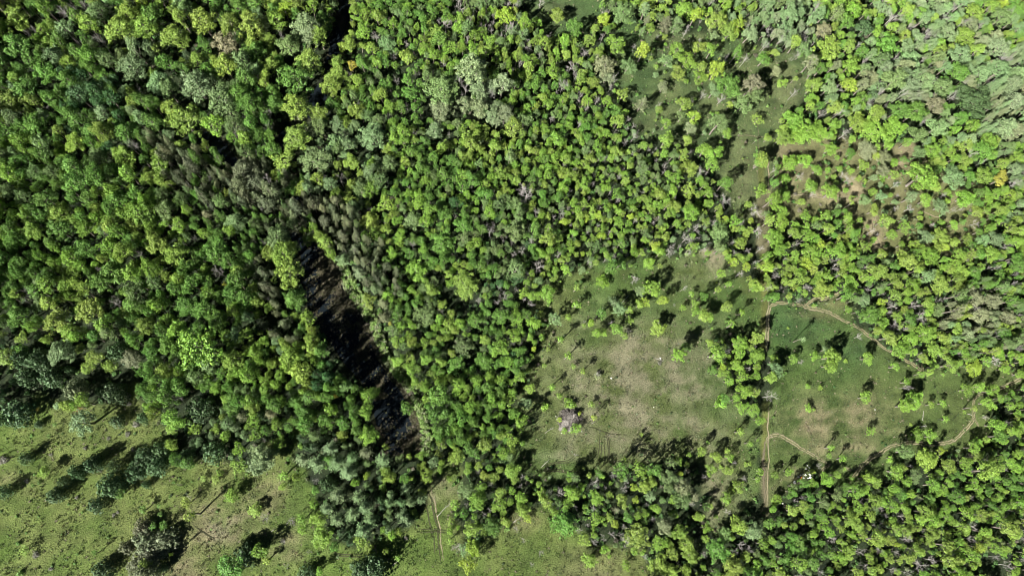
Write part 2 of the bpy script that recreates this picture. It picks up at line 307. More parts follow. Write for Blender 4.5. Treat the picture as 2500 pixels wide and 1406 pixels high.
# ------------------------------------------------------------ single plants read off the photograph
# per tile of the photo (origin; 2.992 units per photo pixel): kind+colour, x, y of the crown, its width, length of its shadow
TILES = dict(A=(0,0),B=(620,0),C=(1240,0),D=(1860,0),E=(0,460),F=(620,460),G=(1240,460),H=(1860,460),I=(0,936),J=(620,936),K=(1240,936),L=(1860,936))
HAND = dict(
A="""dD 460 90 130;dD 520 230 70;dD 740 300 100;dD 610 40 120;dD 540 50 60;dD 210 260 50;wM 870 220 200;wM 1050 200 180;wM 1280 260 180;wS 1170 600 170;wS 1440 620 230;wM 1350 880 220;tL 1560 910 150;wS 960 490 190;wG 330 540 150;wM 60 740 180;wT 1640 320 170;wG 900 960 160;tM 1500 1070 70;wM 120 140 150;wG 120 330 170;tS 480 220 130;wO 700 90 150;wM 1480 140 180;wM 930 90 150;wG 1120 110 160;tG 1220 440 120;wO 1230 650 120;wM 540 1040 130;wM 900 1150 160;wG 200 640 150;tM 1250 800 130;wS 380 400 120""",
B="""dD 890 260 90;dD 1110 320 60;dD 1500 50 110;dD 1600 90 60;dD 1400 180 110;dD 1740 170 50;dD 1850 20 90;dD 1840 200 80;dD 1800 270 60;dD 1190 540 70;dD 1040 590 80;dD 980 850 70;dD 210 260 50;dD 640 1320 100;wS 370 180 200;wW 430 240 150;wM 400 440 180;wM 480 250 130;wG 300 560 220;wM 290 780 190;wM 310 1010 190;wG 130 1100 130;wO 450 1170 200;wM 600 550 140;wM 600 450 100;tM 700 340 110;tL 180 160 120;wS 860 990 190;wO 1370 640 230;wW 1360 790 170;wW 1540 760 110;wW 1640 780 120;wO 1000 1190 120;wS 970 320 120;tR 715 480 70;tY 645 350 70;tM 860 350 90;wM 560 640 130;wO 270 330 150;tL 1720 290 90;wM 480 830 130;wO 480 920 130;tM 220 1170 150;wM 720 1180 110;wS 1320 960 120;wY 1840 110 130;tM 1120 420 120;tL 800 230 110;wG 1140 680 120;tL 420 50 90""",
C="""tM 800 880 100 130;tM 840 680 90 100;pQ 980 750 110 120;dD 770 570 100 90;wQ 720 480 150 150;wQ 720 560 120;wO 880 480 110 90;tO 820 390 100;tL 790 320 130 150;tY 990 370 110 150;dD 920 345 60 60;tS 1160 450 100 50;tL 1230 370 100 150;tL 1310 440 130 80;tM 1240 530 100 60;tM 1400 570 110 40;wY 1530 500 120 150;tL 1490 365 75 110;tM 1390 350 90 90;dD 1410 300 50;tG 1680 380 80 150;wG 1610 620 170 110;wT 1790 620 140 160;wO 1810 700 110 150;tG 1860 440 100;tQ 1130 640 85 70;tS 1080 550 45 40;tL 1150 900 70 110;tM 1110 800 60 60;tM 1290 760 90 110;tO 1270 850 70 90;tY 1350 850 90 140;tQ 1340 940 90 90;wO 1540 900 120 190;tL 1600 970 80;sS 1430 970 40 35;dD 920 920 60 60;tL 1160 1020 110 150;tM 1280 1120 80 110;tL 1440 1100 110 120;tL 1510 1130 100 150;wM 1310 1230 130;tL 1500 1210 100 150;tY 700 140 100;wM 360 100 100 110;tL 215 165 70 110;wG 490 190 110 150;tM 590 290 90 110;dD 710 90 70;wO 850 90 160 90;tM 1120 60 60;wL 1300 70 130;tY 1370 120 90 110;pO 1240 170 130 110;pT 1160 170 110 110;wM 1510 150 130 110;wM 1620 230 120;tY 1690 190 100 110;wS 1770 240 100 120;tL 1840 1170 90 110;dD 1430 690 80 90;tS 1500 670 90 90;dD 1560 720 90 90;dD 1640 760 60 60;tY 1620 770 50;wO 1720 760 120 120;tM 1830 870 80 60;dD 560 390 100;dD 450 490 130;tM 430 400 80;tL 720 740 80 90;dD 1730 440 90 90;dD 1580 440 80 90;tM 1420 480 70 90;dD 690 280 50;sS 910 150 50 40;sM 1040 430 40 40;dD 240 10 90;dD 1340 740 70;dD 860 1040 70;dD 650 740 60;dD 320 870 60;dD 520 910 60;dD 110 1380 120;dD 780 960 60;dD 1110 770 50;tM 1320 1390 100;dD 1410 1260 120;dD 1150 1210 70;sM 1090 490 40 30;sL 1150 530 30 20;sL 1300 600 40 20;sL 1150 320 30 20""",
D="""tQ 100 530 80 90;tM 140 610 70 50;sM 240 575 35 60;dD 240 680 70 110;sM 140 880 45 35;tM 40 1010 60 60;tM 0 1170 110 150;wM 380 620 110 110;tY 650 620 100 120;dD 565 660 100;wS 490 640 100;dD 440 830 80;wL 240 880 150;wL 330 960 170;wL 240 1000 130;wL 420 980 110;tL 350 780 70;tY 830 1140 60;wQ 890 1150 110;wQ 895 1240 90 90;tL 895 1290 70;wQ 770 1080 130;tG 650 1120 80;tL 740 1200 80;tL 200 1190 120;tL 310 1170 110;wL 1170 1290 190 150;tL 350 1370 110;tR 1740 1310 100;dD 1400 700 100;dD 1770 430 140;wW 1740 340 160;wS 1740 530 190;wS 1600 540 120;dD 1210 230 80;dD 1400 60 80;dD 960 140 160;dD 1090 190 90;wB 1560 740 260;wG 920 330 170;wS 1450 400 150;wS 1100 430 120;wT 1280 760 120;wG 1120 820 150;wB 740 210 120;wT 460 220 110;dD 600 980 100;wL 830 950 200;wL 980 930 150;wM 700 900 150;wL 650 470 130;wM 480 360 170;wL 680 80 120;dD 1120 1000 70;dD 700 330 60;dD 630 1310 100;dD 590 1280 70;dD 280 1290 80;tL 400 1240 80;tL 170 1310 90;lW 1830 730 150;lW 1780 920 160;lQ 1850 950 150;lW 1820 620 150;lS 1860 540 140;lQ 1620 300 90;lQ 1700 280 120;wO 1750 130 130;wM 1480 260 140;wM 1560 100 120;wQ 1530 190 100;wS 1290 920 140;wO 1150 980 120;tL 1530 920 100;wM 1620 1280 130;wS 1400 1290 160;wG 1000 800 120;tM 840 830 120""",
E="""dD 1590 600 110;dD 1030 490 70;dD 190 830 80;dD 930 720 50;dD 840 800 60;dD 1430 370 60;wM 250 310 130;wG 430 300 150;wG 620 430 150;wM 1150 390 140;wM 1280 480 160;wG 820 620 170;wG 740 680 140;tM 1220 640 80;wM 650 900 170;wM 420 950 160;wG 140 920 150;wG 1350 860 150;wG 1480 880 140;wG 1580 960 150;wM 1050 1010 130;tM 160 1090 90 110;wS 450 1190 170 200;tG 160 1170 80;jB 260 1250 150 240;jB 130 1220 140 220;jB 330 1370 130 200;jB 160 1380 130 200;tM 340 1110 70;tM 680 1230 110;jB 830 1180 130 240;tM 590 1170 80 90;wQ 960 1240 130 200;tM 640 1310 100 120;wM 1200 1310 120;tM 800 1300 100 160;tM 60 1240 130;pQ 1500 180 80;tL 1370 160 70;tL 1480 320 80;tL 1680 320 90;tO 1620 100 100;wS 1730 250 130;tR 1640 700 30;wO 1200 150 140;wG 350 80 140;wM 420 170 150""",
F="""wO 180 360 150;wM 220 470 170;wM 250 630 190;wM 280 420 90;tM 520 400 120;wM 470 350 100;wM 390 370 90;wG 300 800 150;tL 560 470 90;wG 1370 400 190;wL 1180 590 150;wO 1240 930 160;wM 850 230 130;tM 950 110 120;dD 1120 230 80;dD 1470 200 50;dD 1870 1110 90;dD 1640 810 70;dD 1380 900 50;dD 1850 890 50;wM 1550 700 180;wG 1800 940 120;wG 1620 960 120;wO 1530 1150 130;wO 1160 230 130;wS 650 530 90;pW 770 620 90;tM 380 940 110;tL 110 880 70;tM 850 820 90;tR 1000 990 35;tM 1140 1220 80;wG 1680 1260 120;wG 1480 1290 120;pP 60 990 90;pP 220 980 100;pP 60 600 90;pP 540 430 80;pP 500 230 90;pP 600 200 80;pP 650 350 90;pP 720 440 80;dD 1740 290 70;dD 1700 260 60;dD 1890 480 60;dD 1270 860 60""",
G="""sL 430 1230 60 150;sL 480 1300 40 50;sM 555 1330 45 130;bQ 655 1365 70 60;dD 655 1350 60 110;tY 185 1170 40;sL 150 1330 45 60;sL 265 1290 35 50;sM 300 1175 35 60;sL 240 1090 50 90;sL 385 1105 55 170;sM 230 910 55 60;tS 345 945 90 130;sL 440 940 55 80;sL 500 850 60 110;sM 495 730 50 120;tS 545 595 55 50;sS 480 560 50 60;wL 690 685 95 50;tG 760 580 100 230;tL 1025 540 90 60;sM 1110 575 40 60;tL 1045 730 110 170;wS 970 740 80 150;tL 1090 755 60 110;tM 960 850 60 110;tY 1010 825 65 110;tY 1135 815 75 160;tM 890 890 60 150;wS 815 885 90 160;tS 770 830 80 110;tG 690 910 80 150;tY 610 980 55 120;sL 550 1000 40 60;tL 640 1055 65 150;tL 685 1060 60 110;tL 800 1020 90 150;tM 850 1070 55 90;dD 880 1040 70 50;tM 890 970 50 80;dD 750 975 45 140;dD 560 980 40 50;wM 1100 1020 110 110;dD 1100 1010 90 100;wL 1260 1210 95 230;tG 1300 1150 60 90;dD 1215 850 30 40;sL 1280 865 50 60;tL 1375 845 60 120;tG 1430 790 60 150;tM 1600 865 85 130;sM 1540 745 50 120;sL 1610 705 50 90;tL 1380 900 60 150;tM 1440 935 100 120;sL 1340 775 40 70;dD 1290 725 50 140;sL 1710 905 50 120;sL 1630 1000 60 120;wL 1690 1120 110 150;wL 1830 1220 110;wL 1670 1290 110;tM 1480 1130 60 110;sL 1555 1110 50 60;wG 1500 1330 70 50;tY 1565 1300 50;tM 1560 1350 60;tL 1800 725 70 110;tL 1700 1200 90 110;tL 1720 1370 100;dD 925 665 90 10;dD 1580 95 140;dD 1380 290 110;dD 1300 370 110;dD 1350 390 90;dD 1180 470 90 90;dD 1190 430 80;dD 1510 250 70;dD 1820 300 120 60;dD 1810 170 130 60;dD 1740 460 70;dD 220 575 140;dD 130 50 170;dD 30 1120 80;dD 1860 440 70;dD 1710 240 70;dD 1000 440 50;dD 1330 470 60;dD 310 270 60;dD 340 210 50;dD 110 450 90;dD 60 740 50;dD 160 840 80;dD 1700 620 70;tY 690 355 60;tM 640 540 50;tM 500 480 40;tY 1775 235 45 30;tY 1640 540 60;tY 1745 570 60;tM 1700 400 90 90;tL 350 600 60 90;tL 190 780 90 60;tL 300 760 110 90;tM 1810 710 90 110;tL 1560 620 60;tL 1480 940 60;bD 1110 1275 40 5;tL 40 1080 110;tL 90 1030 80;sM 1750 120 60 50;sL 1700 290 60 60;wO 1560 330 140 110;tL 1850 20 90 90;tL 1340 430 70;bY 1525 690 20 15;sL 830 770 30 30""",
H="""sS 295 1100 40 180;dD 715 1080 75 80;sS 450 1180 50 60;wL 515 1225 110 170;wM 500 1290 90;tL 385 1225 60 70;tL 235 1240 70 90;tL 90 1260 80 90;wS 100 1335 100;tL 780 1235 80 110;tM 70 1390 90;bM 610 1260 40 10;dD 285 1270 60 50;sL 970 1300 60 80;sL 1050 1410 60 70;dD 1165 940 120;dD 970 1000 110;dD 960 860 100;dD 1115 860 100;dD 530 580 100;dD 100 640 80;dD 335 730 90;dD 805 310 80;dD 255 405 60;dD 135 740 90;dD 280 815 60;dD 1560 250 80;dD 1330 45 60;dD 370 45 70;wS 740 810 90;dD 740 820 80;dD 1710 1070 90;wW 1510 1050 90;dD 1700 1260 110;dD 1670 580 50;tL 630 880 50 60;wG 800 930 130 90;tY 870 830 60;wM 1310 700 130;wO 1290 890 90;wL 150 45 120;tL 460 210 70 110;tL 620 225 80 120;tM 900 230 90 120;tL 1040 280 80 90;tM 235 330 80;tM 480 290 90;wS 1190 350 110;wM 1300 350 130;wL 1480 60 130;tM 1580 170 90;wS 1300 130 110;tL 1200 80 90 90;tS 1090 60 80 110;tL 810 20 60;sM 650 110 40 90;sM 720 240 50;tL 320 200 80;tL 140 170 90;tL 150 260 110;wL 90 360 130;wL 130 440 120;tM 580 370 90;tM 740 430 90;tM 1110 400 60;tL 1160 440 70;wM 1060 520 130;wL 1240 500 130;tM 1280 440 80;wM 450 740 130;wL 640 700 120;wM 860 600 120;tM 980 780 90;wL 1100 700 110;wQ 1560 800 130;wQ 1700 820 120;wT 1800 940 110;wQ 1600 930 120;dD 780 740 60;dD 1560 870 90;dD 310 720 60;dD 1300 820 60;wL 1200 1060 140;wL 1080 1100 110;wY 1550 1310 110;tM 1420 1030 80;dD 1880 1160 60;wM 1260 1180 120;wL 1020 1180 120;bM 190 1020 25 10;tY 1340 430 60;wS 1620 380 90;wS 1710 380 110;tS 560 140 50 80;tM 290 100 60 80""",
I="""jB 90 200 180 230;jB 10 250 100 200;wS 600 280 160 260;jN 520 30 130 200;jB 800 60 150 240;jB 170 545 80 150;wM 325 650 80 120;jB 530 640 100 200;jB 650 590 110 200;jB 820 590 90 200;jB 380 815 110 180;jB 440 710 80 200;jB 770 740 160 220;jB 970 640 130 150;jB 1010 580 110 150;jB 680 890 110 190;tG 880 800 80 110;jB 1050 530 130 170;jB 1170 480 120 170;jB 1130 600 130 170;jB 1060 740 50 100;tM 1365 870 75 130;sG 1050 920 55 90;tG 1195 1030 60 110;sG 1110 1040 60 90;sG 1165 955 35 50;wL 1690 820 95 110;sM 1405 965 80 260;sM 1610 650 45 230;dD 1310 735 40 140;dD 1380 840 60 50;wM 1860 920 95 70;wG 1690 1350 190 170;jB 1780 1260 150 160;jB 720 1370 130 170;sG 700 1235 40 110;tM 185 1215 70 80;jB 15 790 90 150;jB 275 295 50 70;sG 400 300 35 45;sG 365 385 35 60;sG 245 745 30 50;sG 290 725 30 60;sM 1490 695 45 30;tM 1575 695 60 50;sG 1155 890 30 30;sG 1600 890 25 30;sG 1545 1060 20 25;jB 840 270 90 120;jB 1030 250 80 120;jN 1040 1150 160 120;jN 1190 1160 170 100;jN 1090 1250 150 100;jN 990 1330 150 100;jN 1060 1370 150;jN 910 1200 90 110;jB 1180 1350 60 100;tM 1070 1310 80;jN 1030 1060 120 110;bT 20 560 80 30;bD 190 710 40 20;bT 560 830 30 20;bD 930 90 60 20;bD 940 150 45 10;bS 410 165 60 10;bD 370 520 30 10;bD 790 400 35 10;bD 830 960 35 15;bD 860 940 30 10;bD 620 470 35 20;bT 990 300 60 20;bT 730 630 40 10;bT 930 370 50 15;bT 970 480 40 10;bR 270 195 40 10;bT 260 1250 60 10;bD 370 1350 40 10;bM 410 440 25 20;bG 500 440 20 15;bG 440 480 15 10;bG 230 380 30 15;bG 120 970 25 20;bG 280 970 20 12;bG 450 1100 18 12;bG 180 590 20 10;bG 250 665 20 10;bG 660 390 22 15;bG 500 880 25 15;bG 565 1245 30 40;bG 600 940 20 15;bG 190 1090 20 12;bG 60 1115 20 12;bG 545 1315 25 15;bG 380 1335 20 12;bG 130 1170 40 60;bG 140 1385 50 60;bG 1400 715 20 12;bG 1590 600 22 15;bG 1585 635 20 15;bG 1640 760 22 15;bG 1720 685 18 12;bG 1270 720 30 10;bG 1240 825 25 15;bG 790 1120 25 40;tM 1240 330 90 90;tM 1430 320 80;tM 1580 330 60;tM 1250 440 90;tL 1640 390 80;tG 1360 590 100;tM 1250 1250 20;jB 1540 500 150 200;jB 1450 180 180;tL 1280 240 150;jB 1340 540 120 150;tG 1290 560 80;tL 1740 470 90;wS 1880 590 160 200""",
J="""wS 50 540 200 180;tL 180 430 90 110;sL 215 670 75 130;tM 205 755 55 90;tL 360 990 75 130;tL 430 870 70;wL 470 990 110 130;wL 500 1130 140 110;tL 350 1070 65 100;dD 80 980 90 110;dD 270 1000 90 110;dD 215 1150 60 60;dD 400 1230 60 150;dD 235 1330 55 150;tL 50 1220 110 170;sL 970 1220 50 120;sL 1050 1270 50 120;wM 840 1220 80 60;jB 860 1370 200 200;jB 770 1390 150 200;tM 1215 600 65 90;tM 1290 640 55;tS 1300 570 80;tM 1250 690 80;sM 1150 695 40;sM 965 465 50 60;sL 930 765 60 80;tY 820 680 50;tM 1000 690 90;tG 1100 690 70;tM 975 640 80;sM 1130 535 45;tL 1550 640 60 60;sL 1420 690 45 60;wO 1550 770 110 160;wL 1635 860 130 200;tL 1660 770 90 160;tL 1790 880 100 160;tM 1800 800 90;sL 1470 890 75 110;tM 1440 1020 75 90;wM 1590 1060 120 170;wG 1740 1040 130 170;sL 1430 1080 50;wY 1610 1190 110 220;tY 1560 1330 100 230;sL 1430 1150 50 90;dD 1480 1190 100 90;tS 1530 1210 80 60;tM 1670 1090 60;tM 1690 680 80 90;tM 1740 690 90 90;tL 1880 630 100 150;tM 1640 600 60;tM 1800 630 55;pS 1080 970 120 150;pS 1120 1010 90 110;sL 1165 945 60 50;pS 1110 760 110 140;pS 940 560 130 200;pS 560 480 130;pS 600 580 140;pS 700 640 140;pS 450 590 130;pS 350 560 110;tG 540 560 80;pS 720 540 110;dD 450 720 70;jB 540 740 110;pS 600 830 130;pS 760 830 110;pS 530 910 110;pS 820 900 120;pS 700 960 120;pS 600 1000 110;pS 800 1080 140;pS 860 990 120;tM 780 1160 90;tL 740 730 60;tL 830 100 110;tL 880 60 90;tL 820 200 110;wL 840 380 130;wM 640 380 80;tR 600 100 25;tM 300 690 60;dD 1720 920 60;dD 1640 640 50;dD 1730 730 60;tM 1900 700 60;sM 1350 520 60;wM 1480 530 110;tL 1790 240 80 60;tM 1700 450 120;bT 880 1215 40 10;bD 1110 1130 40 20;sM 100 1290 60 90;bG 470 1240 25 15;tL 480 1370 60 110;jB 380 1400 110 110""",
K="""sL 320 20 55 130;tM 155 30 75 60;sL 370 95 50 80;bL 270 165 75 40;bL 455 150 100 50;sM 600 155 55 60;tS 130 145 85 70;sL 105 350 55 90;sL 105 445 45 150;sY 380 268 40 30;sY 522 222 30 40;sY 625 252 45 160;tL 497 335 75 60;sL 410 342 45 30;bL 20 275 60 30;dD 490 515 35 160;sL 865 560 50 110;tL 960 630 105 190;sS 1100 605 40 60;tL 1255 570 60 150;sL 1325 525 40 90;tM 1430 495 70 150;sL 1455 430 30 110;sM 1315 600 45 90;tM 1520 530 80 130;tL 1480 640 80 150;tY 1262 655 40;sM 1690 350 65 110;bL 1560 140 100 40;tG 1590 110 60 130;sL 1840 640 55 60;dD 1660 575 50 110;dD 1725 690 50 160;sL 1815 695 45 60;sL 1765 435 45 120;bM 1640 780 80 30;tL 1600 840 80 110;sM 1480 890 40 60;sL 1440 1135 60 60;tL 850 1330 70 80;wL 600 1290 100 110;tL 710 1210 70 200;sL 740 1262 30 30;sL 925 1222 60 60;pG 410 1030 210 150;tL 30 640 105 150;wL 100 840 90 160;wM 110 930 100 160;tY 145 985 55 60;tL 245 790 70 110;tL 330 930 70;tM 280 870 90;tL 430 890 80 90;wL 480 790 110 160;tL 550 750 60;wL 640 830 100;tM 745 810 50 60;sL 750 725 30;sM 825 705 35 110;tY 930 760 60;wM 1010 760 90 160;wM 1050 720 80 160;tY 940 850 50;tM 840 850 90 110;tL 1005 945 55;tL 1080 905 75 110;tL 1215 850 70 120;tL 1210 950 65 110;tY 785 1030 60 60;tM 740 980 60;tL 650 990 100 110;pS 1050 820 90;wQ 1290 760 110 240;wO 1280 850 120 220;wQ 1340 820 90;wM 950 1110 160 150;tL 1110 1160 110 110;tM 560 1150 90 110;wL 1260 1080 110;wM 1300 1170 120;wM 1340 1260 110;wG 1540 1230 150;wM 1690 1040 120;wS 1800 1070 120;tL 1850 1170 80;wM 1640 1340 150;wM 1110 1330 150;wM 1190 1370 100;dD 110 1140 55 160;dD 240 1240 60 140;dD 175 1325 45 60;dD 60 1065 60;dD 640 720 100;dD 710 760 40;dD 850 770 80;dD 380 800 90;dD 300 870 70;dD 860 1150 120;dD 1010 1270 70;dD 640 1160 70;dD 1700 1180 90;dD 1610 940 60;dD 620 900 60;dD 860 710 60;dD 1060 1000 50;dD 1440 690 50;dD 830 1100 60;sM 980 370 30 50;bK 1100 90 14 12;bK 1098 208 14 12;bK 740 312 16 12;bK 1100 155 12 8;bK 695 20 14 10;bK 60 465 25 20;bK 320 610 25 20;wL 1720 60 110 150;tM 1790 60 90;tL 1700 180 80 60;tL 1800 190 90 60;tL 1850 260 70;sL 1520 160 40 60;tM 1680 760 80 90;tM 1610 640 70 90;dD 500 900 60;dD 1430 1240 60;sL 700 680 35;tL 440 770 60;sL 20 770 60;tL 10 870 60;bM 1600 490 50 20;bM 1740 590 40 20;bM 1560 610 40 20;tL 1620 540 60 120""",
L="""tL 750 100 90 90;sL 340 185 60 50;bM 380 190 30 40;tL 800 355 60 70;sL 500 468 50 110;sL 490 525 40 50;sL 590 552 55 100;sL 605 622 30 30;sL 655 690 50 90;wL 1100 110 130 110;wL 1050 160 90;tL 1500 45 90 90;tL 1590 20 80 90;sL 1320 145 50 60;sL 1230 155 50 60;tL 1130 370 90 60;tL 1230 385 90 60;sL 1080 400 45 60;tL 1650 140 90 90;tL 1690 40 70;bK 530 25 20 15;bK 630 160 14 10;tL 200 640 60 110;tY 370 640 40 60;tL 100 670 60 90;tL 545 668 60 110;wL 480 700 90 120;sL 930 545 60 30;wO 1060 500 110 150;tL 785 695 90 170;tY 1310 490 45;dD 720 855 70;dD 860 1040 110;dD 520 1130 90;dD 720 1235 80;dD 985 1230 70;dD 1150 1320 120;dD 1540 1040 100;dD 435 1370 80;dD 1240 1290 90;dD 1060 1140 90;dD 1800 1330 100;dD 960 1360 70;dD 1060 1380 90;dD 60 90 120;dD 1070 25 60;dD 1010 970 80;dD 900 960 60;sL 330 20 40 30;sL 430 30 40 30;dD 420 600 60 60;tM 840 720 80;tL 980 640 110 120;wM 1220 560 150;tM 1360 600 110;dD 1780 290 60;dD 1720 1270 60;sL 1640 60 40;bM 1090 300 30 10;bK 1000 290 14 10;bK 960 265 14 10;bK 880 430 20 12;bK 905 450 20 14;sL 1530 180 50;sM 1480 210 30 20;dD 1100 130 50;dD 1190 310 40 70;sL 1340 260 50 50;tG 60 1020 90;tM 220 930 90;tL 110 850 80 60""",
)
# ------------------------------------------------------------ setting: ground, water, tracks
def blobs(px, py, items):
    out = 0 * px
    for x, y, rx, ry, wt in items:
        out = np.maximum(out, wt * np.exp(-((px - x) / rx) ** 2 - ((py - y) / ry) ** 2))
    return out
def soft_inside(px, py, poly, wob=9.0, seed=0):
    wx = wob * make_noise(50 + seed, 8, .05)(px, py); wy = wob * make_noise(70 + seed, 8, .05)(px, py)
    return inside(px + wx * .5, py + wy * .5, poly).astype(float)
def smooth(a, k=1):
    for _ in range(k):
        b = a.copy(); b[1:-1, 1:-1] = (a[1:-1, 1:-1] * 4 + 2 * (a[:-2, 1:-1] + a[2:, 1:-1] + a[1:-1, :-2] + a[1:-1, 2:]) + a[:-2, :-2] + a[2:, 2:] + a[:-2, 2:] + a[2:, :-2]) / 16
        a = b
    return a
def tracks_soft(px, py, pts, wd):
    best = np.full(px.shape, 1e9)
    for (x1, y1), (x2, y2) in zip(pts[:-1], pts[1:]):
        L2 = (x2 - x1) ** 2 + (y2 - y1) ** 2; t = np.clip(((px - x1) * (x2 - x1) + (py - y1) * (y2 - y1)) / L2, 0, 1)
        best = np.minimum(best, np.hypot(px - x1 - t * (x2 - x1), py - y1 - t * (y2 - y1)))
    return np.exp(-(best / wd) ** 2)

xs0 = np.arange(-330, 400, .7); ys0 = np.arange(-130, 330, .7)
ext = np.array([10, 30, 80, 200, 600, 2000, 6000, 12000.])
xs = np.concatenate([xs0[0] - ext[::-1], xs0, xs0[-1] + ext]); ys = np.concatenate([ys0[0] - ext[::-1], ys0, ys0[-1] + ext])
GX, GY = np.meshgrid(xs, ys)
ax = np.clip(GX, -330, 400); ay = np.clip(GY, -130, 330)
PX, PY, _ = to_px(ax, ay)
shape = GX.shape
def lerp(c, c2, f): return c + (np.array(c2) - c) * np.clip(f, 0, 1)[..., None]
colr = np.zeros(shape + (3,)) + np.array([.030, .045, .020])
nA, nB, nC = n1(ax, ay), n3(ax * 1.7, ay * 1.7), n4(ax * 2, ay * 2)
nD = n5(ax, ay)
# west meadow: yellow-green grass, browner to the right
m = smooth(soft_inside(PX, PY, P_WMEADOW, 12, 1), 3)
cw = lerp(np.zeros(shape + (3,)) + np.array([.118, .182, .040]), (.155, .185, .062), .5 + .35 * nA + .25 * nC)
cw = lerp(cw, (.215, .180, .120), blobs(PX, PY, [(540, 1290, 110, 60, 1), (620, 1230, 90, 60, .8), (440, 1390, 60, 80, .8), (700, 1330, 60, 60, .5), (20, 1180, 60, 30, .3), (700, 1350, 90, 30, .6)]) * (.75 + .3 * nC))
cw = lerp(cw, (.34, .30, .22), blobs(PX, PY, [(536, 1293, 22, 24, 1.1), (560, 1275, 30, 12, .4), (1072, 1170, 26, 34, .9), (1060, 1210, 14, 30, .7), (1090, 1190, 30, 20, .6)]) * (.8 + .4 * nC))
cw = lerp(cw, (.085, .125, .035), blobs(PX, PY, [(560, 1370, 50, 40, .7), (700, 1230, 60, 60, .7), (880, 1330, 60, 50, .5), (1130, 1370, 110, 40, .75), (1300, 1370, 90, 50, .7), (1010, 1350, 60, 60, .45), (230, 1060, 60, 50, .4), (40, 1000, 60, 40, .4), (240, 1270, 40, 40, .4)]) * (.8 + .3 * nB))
cw = lerp(cw, (.20, .17, .11), blobs(PX, PY, [(1250, 1270, 70, 25, .8), (1450, 1390, 80, 50, .7), (1130, 1230, 40, 80, .5)]) * (.8 + .3 * nB))
cw = lerp(cw, (.32, .12, .07), blobs(PX, PY, [(190, 997, 9, 10, .9)]))
colr = lerp(colr, 0, 0 * m) * (1 - m[..., None]) + cw * m[..., None]
# centre meadow: beige brown middle in an uneven green frame
m = smooth(soft_inside(PX, PY, P_CMEADOW, 12, 2), 3)
cw = lerp(np.zeros(shape + (3,)) + np.array([.130, .165, .056]), (.080, .135, .036), .4 + .4 * nA + .3 * nC)
br = blobs(PX, PY, [(1560, 900, 210, 120, 1.1), (1500, 1010, 170, 120, 1.05), (1620, 1040, 190, 70, .9), (1700, 960, 90, 90, .8), (1400, 930, 90, 90, .5), (1720, 800, 70, 50, .35), (1400, 1100, 90, 50, .6), (1720, 1090, 60, 40, .5), (1740, 620, 30, 40, .9), (1690, 660, 90, 50, .4), (1750, 1200, 60, 100, .9), (1340, 1040, 60, 60, .5)])
cw = lerp(cw, (.205, .188, .132), br * (.72 + .3 * nC + .2 * nD) )
cw = lerp(cw, (.36, .31, .23), blobs(PX, PY, [(1735, 610, 26, 18, .9), (1745, 640, 20, 30, .55), (1747, 1200, 16, 50, .8), (1560, 860, 60, 18, .25), (1530, 1000, 60, 16, .2)]) * (.8 + .5 * nC))
cw = lerp(cw, (.085, .135, .038), blobs(PX, PY, [(1560, 770, 70, 25, .6), (1540, 700, 60, 30, .5), (1370, 1140, 70, 16, .7), (1660, 1050, 18, 60, .6), (1730, 1000, 50, 30, .5), (1400, 1000, 60, 20, .5), (1440, 830, 50, 30, .5)]) * (.8 + .3 * nB))
colr = colr * (1 - m[..., None]) + cw * m[..., None]
# east meadow: lush green at the top, brown below
m = smooth(soft_inside(PX, PY, P_EMEADOW, 9, 3), 3)
cw = lerp(np.zeros(shape + (3,)) + np.array([.112, .148, .050]), (.080, .135, .036), .5 + .4 * nA)
cw = lerp(cw, (.060, .115, .042), blobs(PX, PY, [(1960, 800, 110, 60, 1), (2080, 860, 80, 50, .8), (1900, 780, 40, 60, .7)]) * (.85 + .2 * nB))
cw = lerp(cw, (.225, .195, .125), blobs(PX, PY, [(2000, 1030, 100, 60, 1), (2100, 1010, 90, 60, .8), (2050, 1080, 110, 50, .8), (1940, 1060, 60, 50, .6), (2150, 1060, 60, 30, .6), (1930, 1180, 50, 40, .8), (2220, 980, 40, 40, .4)]) * (.72 + .3 * nC + .2 * nD))
cw = lerp(cw, (.18, .17, .09), blobs(PX, PY, [(2040, 740, 40, 20, .8), (2000, 770, 60, 12, .6)]))
colr = colr * (1 - m[..., None]) + cw * m[..., None]
# north-east clearing: cool deep green grass
m = smooth(np.maximum(soft_inside(PX, PY, P_NECLEAR, 12, 4), soft_inside(PX, PY, P_NCLEAR, 9, 5)), 4)
cw = lerp(np.zeros(shape + (3,)) + np.array([.075, .125, .048]), (.125, .155, .068), .35 + .4 * nA + .25 * nC)
cw = lerp(cw, (.18, .18, .105), blobs(PX, PY, [(1930, 230, 30, 60, .8), (1830, 420, 40, 80, .6), (1840, 530, 40, 50, .7), (1640, 100, 60, 30, .4), (1350, 30, 60, 30, .4), (1560, 290, 50, 40, .3)]) * (.8 + .3 * nB))
colr = colr * (1 - m[..., None]) + cw * m[..., None]
